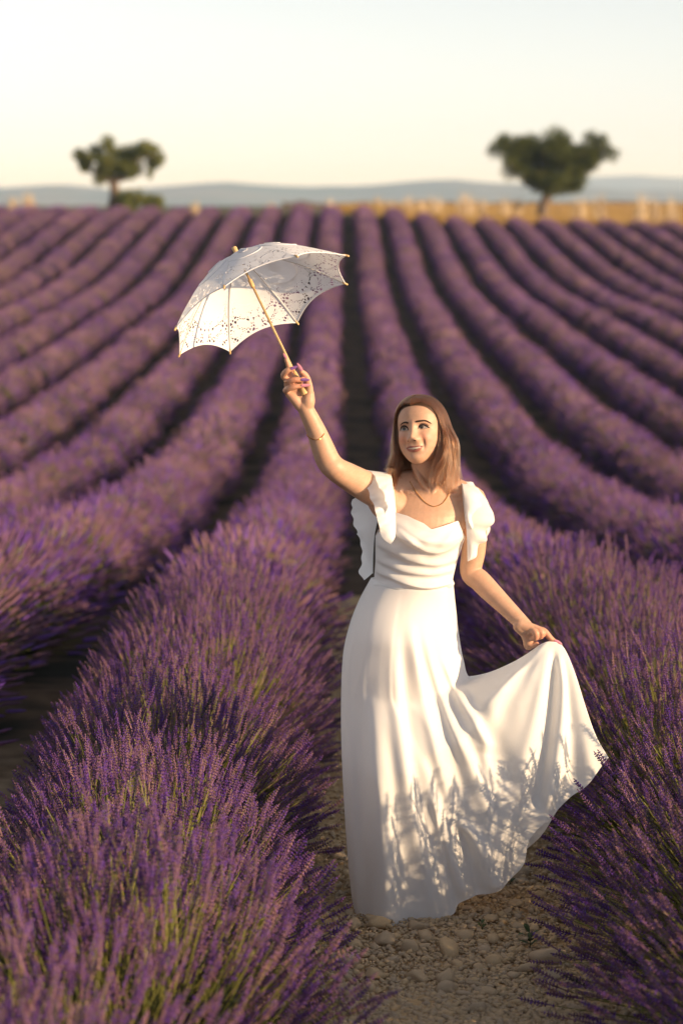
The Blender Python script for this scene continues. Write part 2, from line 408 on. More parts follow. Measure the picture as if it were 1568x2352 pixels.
ORD = ['', 'second', 'third', 'fourth', 'fifth', 'sixth', 'seventh', 'eighth', 'ninth', 'tenth', 'eleventh', 'twelfth', 'thirteenth', 'fourteenth']
NEAR_END, MID_END = 13.0, 36.0
def free_of_dress(p):
    """keeps stems out of the space the woman and her lifted skirt take"""
    x, y, z = p[:, 0], p[:, 1], p[:, 2]
    inside = (y > 7.36) & (y < 8.15) & (x > -.03) & (x < .62 + .28 * np.clip((z - .1) / .4, 0, 1))
    return ~inside
for k in range(-14, 14):
    cx = ROW_OFF + (k + .5) * ROW_D
    y0 = max(3.0, (abs(cx) - 1.6) / .165)
    if y0 > ROW_END - 8: continue
    n_ = -k if k < 0 else k + 1
    side = "on the raised parasol's side" if k < 0 else 'on the side of the lifted skirt'
    lab = ('lavender row bordering the stony path ' if n_ == 1 else '%s lavender row from the stony path, ' % ORD[n_ - 1]) + side
    if k == -1: cx -= .09
    if k == 0: cx += .03
    row = empty('lavender_row', (cx, y0, float(ground(cx, y0))))
    tag(row, lab, 'lavender row', 'rows of flowering lavender across the field')
    rg = np.random.default_rng(500 + k)
    near_end = NEAR_END if k in (-1, 0) else y0
    end = ROW_END + .5 * rg.random() - (0 if cx < 2 else 1.2 * min(1, cx / 15))
    for coll, ya, yb, step, nm in ((C_MID, near_end, MID_END, .40, 'flowering_plants'), (C_FAR, max(MID_END, near_end), end, .46, 'distant_plants')):
        if yb - ya < .5: continue
        py = np.arange(ya, yb, step); n = len(py); py = py + rg.normal(0, .05, n); px = cx + rg.normal(0, .045, n) + .05 * vnoise(py * .5, py * 0 + k, 8)
        s = np.clip((1.10 if k == -2 else 1) * rg.normal(1, .05, n) + .06 * vnoise(py * .8, py * 0 + k * 3, 9), .8, 1.25)
        gap = rg.random(n) > .012
        pts = np.stack((px, py, ground(px, py)), 1)[gap]
        rot = np.stack((rg.normal(0, .06, n), rg.normal(0, .06, n), rg.random(n) * 6.28), 1)[gap]
        scatter(nm, coll, pts, rot, s[gap], rg.integers(0, 4, n)[gap], row)
    if k not in (-1, 0): continue
    # near stretch: stem by stem
    py = np.arange(y0, near_end + .3, .44); B, D, S = [], [], []
    LB, LD = [], []
    for yk in py:
        yk = yk + rg.normal(0, .05); xk = cx + rg.normal(0, .04); big = np.clip(rg.normal(1, .06), .88, 1.14)
        n = 640
        b, d, s = plant_stems(n, rg, .58 if k < 0 else (.78 if yk < 7.1 else .75), .54, .69 if k < 0 else .74)
        o = np.array((xk, yk, float(ground(xk, yk))))
        B.append(b * big + o); D.append(d); S.append(s * big)
        m = 85; el = np.arcsin(.03 + .95 * rg.random(m)); ph = rg.random(m) * 6.28; r_ = (.20 + .20 * rg.random(m)) * big
        dd = np.stack((np.cos(ph) * np.cos(el), np.sin(ph) * np.cos(el), np.sin(el)), 1)
        LB.append(dd * r_[:, None] + o); LD.append(dd + np.array((0, 0, .5)))
    B, D, S = np.vstack(B), np.vstack(D), np.concatenate(S)
    tip = B + D; keep = free_of_dress(tip) & free_of_dress(B + D * .6); B, D, S, tip = B[keep], D[keep], S[keep], tip[keep]
    keep = (np.linalg.norm(tip[:, :3] - np.array((0, 0, CAM_Z)), axis=1) > 2.6); B, D, S, tip = B[keep], D[keep], S[keep], tip[keep]
    tw = rg.normal(0, .6, len(B)); idx = rg.integers(0, 8, len(B)); idx[rg.random(len(B)) < .025] = 8
    rot = aim(D, tw)
    # the 300 that show largest: nearest tips inside the frame, on the side turned to the camera
    pr = project(tip); vis = (pr[:, 0] > 15) & (pr[:, 0] < 1553) & (pr[:, 1] > 0) & (pr[:, 1] < 2300)
    outer = np.abs(tip[:, 2] - ground(tip[:, 0], tip[:, 1])) > (.34 if k < 0 else .22)
    cand = np.where(vis & outer & (idx < 8))[0]; pick = cand[np.argsort(pr[cand, 2] + rg.random(len(cand)) * 1.6)[:300]]
    rest = np.ones(len(B), bool); rest[pick] = False
    for i in pick:
        st, sp, _ = STEMS[idx[i]]
        o = link('flower_stem', st, row, False); o.location = B[i] - np.array(row.location); o.rotation_euler = rot[i]; o.scale = (S[i],) * 3
        c = link('flower_spike', sp, o, False)
    scatter('flower_stems', C_STEM, B[rest], rot[rest], S[rest], idx[rest], row)
    LB, LD = np.vstack(LB), np.vstack(LD); kp = free_of_dress(LB)
    LB, LD = LB[kp], LD[kp]
    scatter('foliage', C_LEAF, LB, aim(LD, rg.random(len(LB)) * 6), .9 + .7 * rg.random(len(LB)), rg.integers(0, 4, len(LB)), row)
# ------------------------------------------------------------------ stony path
stone_m = mat('limestone', (0.60, 0.44, 0.255), 0.85, var=(0.45, 0.315, 0.175), scale=30, rand=(0.42, 0.325, 0.225), bump=0.35, bscale=90, spec=0.25)
def stone_mesh(seed, sub):
    bm = bmesh.new(); bmesh.ops.create_icosphere(bm, subdivisions=sub, radius=1)
    r_ = np.random.default_rng(seed); sc = np.array((1, .62 + .3 * r_.random(), .42 + .22 * r_.random()))
    cuts = [(lambda v: v / np.linalg.norm(v))(r_.normal(0, 1, 3)) for _ in range(9)]; lim = .50 + .32 * r_.random(9)
    for v in bm.verts:
        p = np.array(v.co)
        for c, l in zip(cuts, lim):                   # flattened facets, softly
            e = np.dot(p, c) - l
            if e > 0: p = p - c * e * .95
        p = p * (1 + .06 * math.sin(5 * p[0] + seed) * math.cos(4 * p[1] + 2 * seed)) * sc
        v.co = p
    m = bpy.data.meshes.new('stone'); bm.to_mesh(m); bm.free(); m.materials.append(stone_m)
    m.polygons.foreach_set('use_smooth', np.ones(len(m.polygons), bool))
    return m
STONES = [stone_mesh(i, 2) for i in range(12)]; PEB = [stone_mesh(50 + i, 1) for i in range(8)]
C_PEB = proto_collection('pebble_kinds', PEB)
path_c = ROW_OFF
path_y = np.linspace(3, 20, 60); half = .62
pv = []
for y in path_y:
    for x in np.linspace(-half, half, 13):
        xx_ = path_c + x + .05 * float(vnoise(y * 1.3, x, 31))
        pv.append((xx_, y, float(ground(xx_, y)) + .022 + .012 * float(vnoise(xx_ * 6, y * 6, 32)) - .03 * abs(x / half) ** 4))
path = build('path', pv, grid_faces(13, 60), mat('path_dirt', (0.54, 0.375, 0.20), .95, var=(0.42, 0.28, 0.145), scale=26, bump=.8, bscale=120, spec=.1, detail=8))
tag(path, 'pale stony track between the two bordering lavender rows', 'path', kind='structure')
def path_z(x, y): return ground(x, y) + .026
rg = np.random.default_rng(77)
placed = []
def put_stone(x, y, s, mesh, rz, sink=.30):
    o = link('stone', mesh, path, False)
    o.location = (x, y, float(path_z(x, y)) + s * (.5 - sink) * .7); o.scale = (s, s, s); o.rotation_euler = (rg.normal(0, .14), rg.normal(0, .14), rz)
    placed.append((x, y, s))
# the stones one can name: seen at X, Y of the frame, size in m
for X, Y, s in [(1030, 2222, .055), (940, 2212, .045), (880, 2195, .055), (975, 2182, .045), (1068, 2180, .034), (1250, 2245, .07), (905, 2180, .03), (1135, 2190, .03),
                (1020, 2300, .05), (1265, 2290, .045), (1205, 2270, .04), (815, 2150, .045), (850, 2132, .03), (1115, 2000, .03), (1185, 2090, .035), (1160, 2065, .03),
                (1190, 2010, .045), (800, 2010, .04), (780, 1960, .04), (1010, 2105, .035), (960, 2155, .04), (860, 2285, .04), (1130, 2130, .03), (1225, 2160, .035)]:
    a = R(7.25) + math.atan((Y - CY) / FPX); y = 2.26 / math.tan(a); x = (X - CX) / FPX * (y * _cp + 2.26 * _sp)
    put_stone(x, y, s, STONES[len(placed) % 12], rg.random() * 6.28, .2)
tries = 0
while len(placed) < 296 and tries < 9000:
    tries += 1
    y = 6.35 + 4.6 * rg.random() ** 1.5; x = path_c + rg.normal(0, .30); s = float(np.clip(.014 * math.exp(rg.normal(0, .55)) + .007, .011, .050))
    if abs(x - path_c) > .62: continue
    if any((x - a) ** 2 + (y - b) ** 2 < (.72 * (s + c)) ** 2 for a, b, c in placed): continue
    put_stone(x, y, s, STONES[rg.integers(0, 12)], rg.random() * 6.28)
n = 42000
y = 6.2 + 7 * rg.random(n) ** 1.8; x = path_c + rg.normal(0, .30, n); ok = np.abs(x - path_c) < .75; x, y = x[ok], y[ok]; n = len(x)
s = np.clip(.0062 * np.exp(rg.normal(0, .5, n)), .0025, .020)
pts = np.stack((x, y, path_z(x, y) + s * .25), 1)
scatter('gravel', C_PEB, pts, np.stack((rg.normal(0, .3, n), rg.normal(0, .3, n), rg.random(n) * 6.28), 1), s, rg.integers(0, 8, n), path)

weed_m = mat('weed_leaf', (0.055, 0.085, 0.03), .6, trans=.2)
def weed(X, Y, h, n, label):
    a = R(7.25) + math.atan((Y - CY) / FPX); y = 2.27 / math.tan(a); x = (X - CX) / FPX * (y * _cp + 2.27 * _sp)
    z = float(path_z(x, y)); root = empty('weed', (x, y, z)); tag(root, label, 'weed', 'small weeds on the stony path')
    r_ = random.Random(int(X * 7 + Y)); mb = MB()
    mb.tube([(x, y, z - .01), (x + .004, y, z + h * .5), (x + .01, y, z + h)], [.0015, .0012, .0006], 5); mb.build('stem', [weed_m], root)
    for k in range(n):
        az = k * 2.4 + r_.random() * .6; l = h * (.45 + .4 * r_.random()); el = .25 + .7 * r_.random(); b = np.array((x, y, z + h * (.15 + .75 * k / n)))
        d = np.array((math.cos(az) * math.cos(el), math.sin(az) * math.cos(el), math.sin(el))); s = np.array((-math.sin(az), math.cos(az), 0)) * l * .24
        V = [b, b + d * l * .3 + s * .8, b + d * l * .65 + s, b + d * l + np.array((0, 0, -l * .2)), b + d * l * .65 - s, b + d * l * .3 - s * .8, b + d * l * .5 + np.array((0, 0, .06 * l))]
        build('leaf', V, [(0, 1, 6), (1, 2, 6), (2, 3, 6), (3, 4, 6), (4, 5, 6), (5, 0, 6)], weed_m, root)
weed(962, 2122, .06, 11, "dark leafy weed under the dress hem")
weed(1215, 2215, .06, 7, 'thin weed sprig beside the big slab-like stone of the path')
weed(1105, 2165, .035, 5, 'tiny weed sprig between small stones on the bare path')
weed(1170, 2040, .045, 6, 'small weed near the path edge below the lifted skirt')
# ------------------------------------------------------------------ trees, dry grass, far edge
bark = mat('bark', (0.10, 0.07, 0.05), .9, var=(0.17, 0.13, 0.10), scale=8, bump=.5, bscale=14, spec=.1)
oleaf = mat('tree_leaf', (0.045, 0.060, 0.013), .6, var=(0.115, 0.13, 0.024), scale=1.6, trans=.3, spec=.25)
oleaf2 = mat('loose_tree_leaf', (0.105, 0.13, 0.032), .6, var=(0.17, 0.175, 0.042), scale=1.6, trans=.3, spec=.25)
def leaves(clumps, n, seed, size, droop=.0):
    """many small leaf faces through a set of ellipsoids (centre, radii)"""
    r_ = np.random.default_rng(seed); w = np.array([c[1][0] * c[1][1] * c[1][2] for c in clumps]) ** .8; w /= w.sum()
    V, F = [], []
    for i, k in enumerate(r_.multinomial(n, w)):
        c, rad = np.array(clumps[i][0]), np.array(clumps[i][1])
        for _ in range(k):
            d = r_.normal(0, 1, 3); d /= np.linalg.norm(d); p = c + d * rad * (r_.random() ** .42) * (1 + .12 * r_.normal())
            a = r_.normal(0, 1, 3); a[2] -= droop; a /= np.linalg.norm(a); b = np.cross(a, r_.normal(0, 1, 3)); b /= np.linalg.norm(b) + 1e-9
            l = size * (.6 + .8 * r_.random()); n0 = len(V)
            V += [p - a * l, p + b * l * .42, p + a * l, p - b * l * .42]; F.append((n0, n0 + 1, n0 + 2, n0 + 3))
    return V, F
def branch(mb, p, q, r0, r1, seed, n=7):
    r_ = np.random.default_rng(seed); p, q = np.array(p, float), np.array(q, float); L_ = np.linalg.norm(q - p)
    pts = [p + (q - p) * t + r_.normal(0, .05 * L_, 3) * math.sin(math.pi * t) for t in np.linspace(0, 1, n)]
    mb.tube(pts, list(np.linspace(r0, r1, n)), 8)
def tree(label, y, base, trunk, lobes, lm, n, size, seed, droop=0, fat=1.1):
    """trunk: list of (X, Y, radius); lobes: (X, Y, rx px, ry px, dy m)"""
    pm = y / FPX; b = P(base[0], base[1], y); b[2] = float(ground(b[0], y))
    root = empty('tree', b); tag(root, label, 'tree', 'lone trees on the crest of the field')
    mb = MB(); tp = [np.array((b[0], y, b[2] - .2))] + [P(X, Y, y) for X, Y, _ in trunk]
    mb.tube(spline(tp, 12), list(np.interp(np.linspace(0, 1, 12), np.linspace(0, 1, len(tp)), [trunk[0][2] * 1.35] + [t[2] for t in trunk])), 10)
    r_ = random.Random(seed); clumps = []; fork = tp[-1]
    for X, Y, rx, ry, dy in lobes:
        rx, ry = rx * fat, ry * fat; c = P(X, Y, y + dy); rad = (rx * pm, max(rx, ry) * pm * .9, ry * pm)
        for _ in range(7):
            u = np.array([r_.gauss(0, .5) for _ in range(3)]); s = .5 + .3 * r_.random()
            clumps.append((c + u * np.array(rad) * .75, tuple(q * s for q in rad)))
        branch(mb, fork, c + np.array((0, 0, -rad[2] * .1)), trunk[-1][2] * .5, .025, seed + int(X))
        for _ in range(3):
            u = np.array([r_.gauss(0, .5) for _ in range(3)]); branch(mb, fork + (c - fork) * .55, c + u * np.array(rad), .05, .015, seed + r_.randint(0, 999), 5)
    mb.build('trunk', [bark], root)
    V, F = leaves(clumps, n, seed, size, droop); build('crown', V, F, lm, root, smooth=False)
    return root
tree('dense dark heart-shaped tree standing in the golden grass', 165, (1244, 492),
     [(1246, 478, .42), (1251, 462, .36), (1258, 446, .34)],
     [(1163, 345, 30, 30, 0), (1185, 375, 34, 32, -.3), (1215, 350, 42, 34, .3), (1255, 355, 42, 40, -.3), (1300, 350, 40, 34, .2), (1345, 345, 40, 32, 0), (1372, 328, 24, 24, -.2),
      (1240, 395, 40, 30, .2), (1280, 400, 46, 34, -.2), (1320, 390, 40, 36, .3), (1210, 408, 26, 26, 0), (1300, 425, 34, 20, 0), (1352, 372, 30, 26, 0)], oleaf, 32000, .11, 5)
tree('gnarled light-crowned tree with open limbs beside a round shrub', 154, (262, 472),
     [(262, 466, .40), (264, 440, .33), (260, 418, .28)],
     [(195, 362, 20, 17, 0), (190, 378, 9, 18, .1), (222, 352, 17, 14, 0), (255, 350, 22, 20, -.3), (255, 385, 26, 24, .2), (290, 368, 24, 26, .3), (320, 350, 28, 20, 0), (340, 340, 16, 18, -.2),
      (355, 365, 16, 14, 0), (345, 388, 7, 20, 0), (300, 392, 22, 18, -.2), (228, 395, 10, 14, 0), (236, 412, 7, 9, 0)], oleaf2, 15000, .10, 9, .4, 1.25)
def shrub(label, X, Y, rx, ry, y, seed):
    pm = y / FPX; c = P(X, Y, y); z0 = float(ground(c[0], y)); h = c[2] + ry * pm - z0
    root = empty('shrub', (c[0], y, z0)); tag(root, label, 'shrub', 'round shrubs beside the gnarled tree')
    mb = MB(); r_ = random.Random(seed)
    for k in range(6): branch(mb, (c[0] + r_.gauss(0, .05), y, z0 - .05), (c[0] + r_.gauss(0, .5) * rx * pm, y + r_.gauss(0, .3), z0 + h * .7), .05, .015, seed + k, 5)
    mb.build('stem', [bark], root)
    cl = [((c[0] + r_.gauss(0, .45) * rx * pm, y + r_.gauss(0, .3), z0 + h * (.35 + .35 * r_.random())), (rx * pm * .5, .5, h * .32)) for _ in range(12)]
    V, F = leaves(cl, 2600, seed, .09); build('crown', V, F, oleaf2, root, smooth=False)
shrub('larger round olive shrub at the foot of the gnarled tree', 300, 450, 26, 18, 153, 3)
shrub('smaller round shrub, outermost beside the gnarled tree', 352, 456, 24, 14, 153.6, 4)

straw = mat('straw', (0.36, 0.225, 0.075), .8, rand=(0.44, 0.31, 0.13), trans=.25, spec=.1)
pale = mat('pale_plume', (0.60, 0.47, 0.31), .8, rand=(0.68, 0.56, 0.39), trans=.3, spec=.1)
def grass_mesh(seed, n, h, spread, m):
    r_ = random.Random(seed); mb = MB()
    for k in range(n):
        az = r_.random() * 6.28; b = np.array((r_.gauss(0, spread), r_.gauss(0, spread), 0)); l = h * (.55 + .6 * r_.random()); lean = .25 * r_.random()
        d = np.array((math.cos(az) * lean, math.sin(az) * lean, 1)); s = np.array((-math.sin(az), math.cos(az), 0)) * (.008 + .006 * r_.random()) * (h / .5)
        mb.add([b - s, b + s, b + d * l * .6 + s, b + d * l * .6 - s, b + d * l + np.array((math.cos(az), math.sin(az), 0)) * l * .08], [(0, 1, 2, 3), (3, 2, 4)])
    return mb.mesh('grass', [m], False)
C_STRAW = proto_collection('straw_kinds', [grass_mesh(i, 46, .50, .16, straw) for i in range(4)])
rg = np.random.default_rng(91); n = 9000
gy = 149 + 190 * rg.random(n) ** 1.6; gx = -.02 * gy + rg.random(n) * (.30 * gy)
keep = gx > 1.5 + 2.5 * vnoise(gy * .2, gy * 0, 44); gx, gy = gx[keep], gy[keep]; n = len(gx)
o = scatter('dry_grass', C_STRAW, np.stack((gx, gy, ground(gx, gy)), 1), np.stack((rg.normal(0, .05, n), rg.normal(0, .05, n), rg.random(n) * 6.28), 1), .7 + .7 * rg.random(n), rg.integers(0, 4, n))
tag(o, 'golden dry grass field behind the crest of lavender', 'grass', kind='stuff')
# tall pale plumes of dry grass that stand above the skyline
PL = [grass_mesh(200 + i, 46, 1.0, .13, pale) for i in range(4)]
spots = [(30, 452, .9), (66, 446, 1.1), (445, 462, .5), (620, 466, .4), (757, 458, .6), (866, 452, .7), (935, 452, .8), (1002, 452, .8), (1065, 444, 1.05), (1082, 450, .8),
         (1160, 455, .6), (1190, 458, .6), (1378, 447, 1.0), (1472, 447, .9), (1508, 452, .7), (1545, 455, .8), (1110, 458, .5), (900, 458, .5), (970, 458, .5), (1330, 456, .5)]
for i, (X, Y, s) in enumerate(spots):
    y = 151 + (i * 37 % 17); p = P(X, Y, y); z = float(ground(p[0], y)); hgt = max(.6, p[2] - z + .12 * s)
    o = link('grass_plume', PL[i % 4]); o.location = (p[0], y, z); o.scale = (1.1 + .3 * s, 1.1 + .3 * s, hgt); o.rotation_euler = (0, 0, i * 1.3)
    tag(o, 'tall pale plume of dry grass standing above the crest', 'grass plume', 'pale grass plumes along the crest')
# dark low hedge along the far edge of the golden field
r_ = np.random.default_rng(4); hx = np.linspace(-8, 150, 240); V = []
for i, x in enumerate(hx):
    y = 330 + 4 * float(vnoise(x * .05, 0, 2)); z = float(ground(x, y)); h = .75 + .5 * float(vnoise(x * .9, 1, 3)) * (.5 if x < 20 else .3)
    for dy, zz in ((-.7, -.2), (-.6, .5 * h), (-.1, h), (.5, .6 * h), (.7, -.2)): V.append((x, y + dy, z + zz))
o = build('hedge', V, grid_faces(5, len(hx)), mat('hedge_leaf', (0.10, 0.075, 0.055), .9, var=(0.16, 0.11, 0.08), scale=.8, spec=.1))
tag(o, 'thin dark hedge line along the far edge of the golden field', 'hedge')

# the evening air between here and the hills
bm = bmesh.new(); bmesh.ops.create_cube(bm, size=1); hz = bpy.data.meshes.new('haze'); bm.to_mesh(hz); bm.free()
haze = link('haze', hz); haze.location = (0, 4950, 18); haze.scale = (17990, 10090, 196)
hm = bpy.data.materials.new('haze_air'); hm.use_nodes = True; nt = hm.node_tree; nt.nodes.clear()
pvn = nt.nodes.new('ShaderNodeVolumePrincipled'); pvn.inputs['Color'].default_value = (0.45, 0.65, 1.0, 1); pvn.inputs['Density'].default_value = 0.00016; pvn.inputs['Absorption Color'].default_value = (1, 1, 1, 1); pvn.inputs['Anisotropy'].default_value = 0.0
on = nt.nodes.new('ShaderNodeOutputMaterial'); nt.links.new(pvn.outputs[0], on.inputs['Volume']); hz.materials.append(hm)
tag(haze, 'thin blue evening haze over the far hills', 'haze', kind='stuff')
# ------------------------------------------------------------------ the woman
YB = 7.60                                             # distance of the body's middle
skin = mat('skin', (0.60, 0.385, 0.275), .50, var=(0.56, 0.34, 0.24), scale=14, sss=.25, spec=.35)
def c3(cx, cy, y): return P((1020 + cx / 3.92) / 1.63265, (1300 + cy / 3.92) / 1.63265, y)
def c6(cx, cy, y): return P((1850 + cx / 4.48) / 1.63265, (2250 + cy / 4.48) / 1.63265, y)

# ---- head, in its own axes: r = picture right, f = forward, u = up; 0 at eye level between the ears
yaw, pit, rol = R(21), R(11), R(6)
Hf = np.array((-math.sin(yaw) * math.cos(pit), -math.cos(yaw) * math.cos(pit), math.sin(pit)))
_r0 = np.array((math.cos(yaw), -math.sin(yaw), 0)); _u0 = np.cross(Hf, _r0)
Hr = _r0 * math.cos(rol) + _u0 * math.sin(rol); Hu = _u0 * math.cos(rol) - _r0 * math.sin(rol)
HO = P(950, 983, YB - .078) - Hf * .083
def H(x, y, z): return HO + Hr * x + Hf * y + Hu * z
_hz = [-.110, -.104, -.097, -.089, -.076, -.058, -.04, -.02, 0, .02, .042, .065, .081, .092, .099, .103]
_hw = [.010, .021, .031, .040, .0525, .0635, .0695, .0705, .0715, .0725, .0720, .0665, .056, .043, .027, .008]
_hf = [.064, .074, .080, .0835, .086, .088, .089, .091, .092, .0935, .0915, .083, .069, .053, .034, .008]
_hb = [.052, .035, .015, -.012, -.04, -.062, -.080, -.091, -.098, -.100, -.099, -.094, -.084, -.070, -.05, -.02]
def bumps(x, z):
    G = lambda x0, z0, sx, sz: np.exp(-((x - x0) / sx) ** 2 / 2 - ((z - z0) / sz) ** 2 / 2)
    b = 0
    for s in (-1, 1):
        b = b - .0105 * G(s * .031, .001, .0135, .0085) + .0022 * G(s * .030, .019, .017, .006) + .0030 * G(s * .031, -.001, .009, .0055)
        b = b + .0075 * G(s * .040, -.030, .016, .013) + .0110 * G(s * .0130, -.039, .0056, .0052)
        b = b - .0080 * G(s * .0295, -.050, .0042, .012) - .0016 * G(s * .020, -.016, .007, .008)
    b = b + .0065 * G(0, .006, .0068, .010) + .0105 * G(0, -.012, .0078, .011) + .0180 * G(0, -.033, .0095, .0085) + .004 * G(0, -.024, .009, .008)
    b = b + .0055 * G(0, -.063, .020, .012) - .0030 * G(0, -.080, .016, .0055) + .0050 * G(0, -.095, .015, .010) - .0012 * G(0, -.052, .0035, .005)
    return b
def head_mesh(nth=220, nz=190):
    zt = np.sin(np.linspace(-.5, .5, nz) * math.pi) * .5 + .5; zs = -.110 + .213 * (0.5 * zt + .5 * np.linspace(0, 1, nz))
    V = []
    for z in zs:
        w, fr, bk = (np.interp(z, _hz, q) for q in (_hw, _hf, _hb)); yc, hd = (fr + bk) / 2, (fr - bk) / 2
        th = np.linspace(0, 2 * math.pi, nth, endpoint=False); c, s = np.cos(th), np.sin(th); e = 2 / 2.3
        x = w * np.sign(s) * np.abs(s) ** e; y = yc + hd * np.sign(c) * np.abs(c) ** e
        y = y + bumps(x, z) * smoothstep(.0, .35, c)
        V += [H(a, b_, z) for a, b_ in zip(x, y)]
    F = grid_faces(nth, nz, True) + [tuple(range(nth - 1, -1, -1)), tuple((nz - 1) * nth + k for k in range(nth))]
    return V, F

def ellipsoid(c, ax, n=20, m=12):
    """ax: three vectors"""
    V, F = [], []
    for j in range(1, m):
        for i in range(n):
            a, b = 2 * math.pi * i / n, math.pi * j / m
            V.append(c + ax[0] * math.cos(a) * math.sin(b) + ax[1] * math.sin(a) * math.sin(b) + ax[2] * math.cos(b))
    F = grid_faces(n, m - 1, True); V += [c + ax[2], c - ax[2]]; k = len(V)
    F += [(k - 2, (i + 1) % n, i) for i in range(n)] + [(k - 1, (m - 2) * n + i, (m - 2) * n + (i + 1) % n) for i in range(n)]
    return V, F

# ---- torso rings: X, Y, distance, half width, half depth
TOR = [(918, 1600, YB + .03, .120, .09), (922, 1500, YB + .02, .130, .095), (934, 1420, YB + .01, .122, .092), (948, 1338, YB, .112, .086), (955, 1290, YB, .117, .094),
       (966, 1225, YB, .132, .112), (971, 1180, YB, .140, .103), (976, 1148, YB + .01, .128, .080), (981, 1122, YB + .02, .085, .062), (984, 1102, YB + .02, .050, .050)]
TR = np.array([(*P(a, b, c), d, e) for a, b, c, d, e in TOR])
TZ = TR[::1, 2]
def torso(z):
    o = np.argsort(TZ); return [np.interp(z, TZ[o], TR[o, j]) for j in (0, 1, 3, 4)]
def loft(rings, n=40):
    V = []
    for cx_, cy_, cz_, a, b in rings:
        for k in range(n):
            t = 2 * math.pi * k / n; V.append((cx_ + a * math.sin(t), cy_ - b * math.cos(t), cz_))
    m = len(rings)
    return V, grid_faces(n, m, True) + [tuple(range(n - 1, -1, -1)), tuple((m - 1) * n + k for k in range(n))]
body = MB()
rr = spline(TR, 40); body.add(*loft(rr[np.argsort(rr[:, 2])]))
body.add(*head_mesh())
def limb(pts, rad, n=30, k=30):
    p = spline([np.append(a, r) for a, r in zip(pts, rad)], n); 
    # rounded ends
    d0 = p[0, :3] - p[1, :3]; d0 /= np.linalg.norm(d0); d1 = p[-1, :3] - p[-2, :3]; d1 /= np.linalg.norm(d1)
    pre = [np.append(p[0, :3] + d0 * p[0, 3] * s, p[0, 3] * math.sqrt(max(0.02, 1 - s * s))) for s in (.98, .8, .45)]
    post = [np.append(p[-1, :3] + d1 * p[-1, 3] * s, p[-1, 3] * math.sqrt(max(0.02, 1 - s * s))) for s in (.45, .8, .98)]
    q = np.vstack((pre, p, post)); body.tube(q[:, :3], list(q[:, 3]), k)
# neck and throat
limb([P(986, 1128, YB + .03), P(984, 1096, YB + .015), P(980, 1066, YB + .005), P(976, 1030, YB + .02)], [.056, .0475, .0470, .052])
limb([P(1012, 1060, YB + .01), P(1004, 1095, YB - .025), P(993, 1134, YB - .040)], [.012, .0105, .0075])
limb([P(952, 1068, YB - .01), P(965, 1100, YB - .030), P(986, 1134, YB - .040)], [.012, .0105, .0075])
limb([P(990, 1136, YB - .030), P(945, 1132, YB - .032), P(905, 1118, YB - .012)], [.009, .009, .010])          # collar bones
limb([P(994, 1136, YB - .030), P(1035, 1138, YB - .030), P(1070, 1128, YB - .012)], [.009, .009, .010])
SH_R, EL_R, WR_R = P(872, 1133, YB - .01), P(769, 1081, 7.40), P(699, 933, 7.365)
SH_L, EL_L, WR_L = P(1083, 1152, YB + .01), P(1081, 1314, YB + .05), P(1208, 1441, YB - .07)
limb([P(985, 1112, YB + .03), P(930, 1118, YB + .02), SH_R], [.048, .050, .052])                              # shoulders
limb([P(985, 1112, YB + .03), P(1040, 1130, YB + .02), SH_L + (0, 0, .004)], [.048, .047, .046])
limb([P(935, 1190, YB - .01), P(890, 1155, YB - .02), SH_R], [.060, .058, .050])
limb([P(1010, 1195, YB - .01), P(1060, 1170, YB), SH_L], [.060, .052, .046])
limb([SH_R, P(838, 1116, 7.525), P(800, 1095, 7.455), EL_R + (.004, 0, .004), EL_R * .86 + WR_R * .14 + (-.006, 0, 0), EL_R * .68 + WR_R * .32 + (-.005, 0, 0), EL_R * .38 + WR_R * .62, WR_R],
     [.053, .048, .0425, .0375, .0372, .0355, .0300, .0240], 60)
limb([SH_L, P(1087, 1200, YB + .03), P(1087, 1262, YB + .05), EL_L, EL_L * .86 + WR_L * .14 + (.003, 0, -.002), EL_L * .68 + WR_L * .32, EL_L * .36 + WR_L * .64, WR_L],
     [.047, .0435, .0390, .0345, .0350, .0340, .0285, .0230], 60)
for sx in (-1, 1):                                    # bust, legs, feet
    c = P(966 + sx * 48, 1228, YB - .068); body.add(*ellipsoid(c, [np.array((.054, 0, 0)), np.array((0, .040, 0)), np.array((0, 0, .052))]))
    hip = P(920 + sx * 46, 1520, YB + .04); knee = np.array((.165 + sx * .07, YB + .05, .50)); ank = np.array((.165 + sx * .07, YB + .03, .10))
    limb([hip, (hip + knee) / 2 + (0, -.01, 0), knee, (knee + ank) / 2 + (0, .02, 0), ank], [.070, .060, .048, .045, .034])
    limb([ank + (0, .02, -.045), ank + (sx * .01, -.07, -.065), ank + (sx * .02, -.15, -.075)], [.034, .036, .026])
# ---- raised hand: palm to the camera, fingers closed over the handle
HY = 7.350                                            # distance of the handle
def f3(pts, rad, n=20, k=20): limb([c3(*p) for p in pts], rad, n, k)
for kx, ky, r_ in ((225, 640, .0125), (235, 560, .013), (240, 490, .0125), (285, 450, .011)):
    f3([(480, 905, HY + .016), ((480 + kx) / 2 + 20, (905 + ky) / 2, HY + .019), (kx, ky, HY + .016)], [.0195, .016, r_])
f3([(500, 905, HY + .014), (530, 800, HY + .010), (545, 690, HY + .012)], [.021, .021, .016])
f3([(420, 880, HY + .012), (330, 770, HY + .010), (250, 690, HY + .012)], [.017, .016, .013])
f3([(545, 690, HY + .010), (535, 560, HY + .004), (492, 430, HY - .004), (428, 365, HY - .012)], [.0145, .0120, .0105, .0080])       # thumb
f3([(225, 650, HY + .014), (205, 640, HY - .004), (310, 592, HY - .017), (450, 575, HY - .015)], [.0105, .0095, .0085, .0070])       # little finger
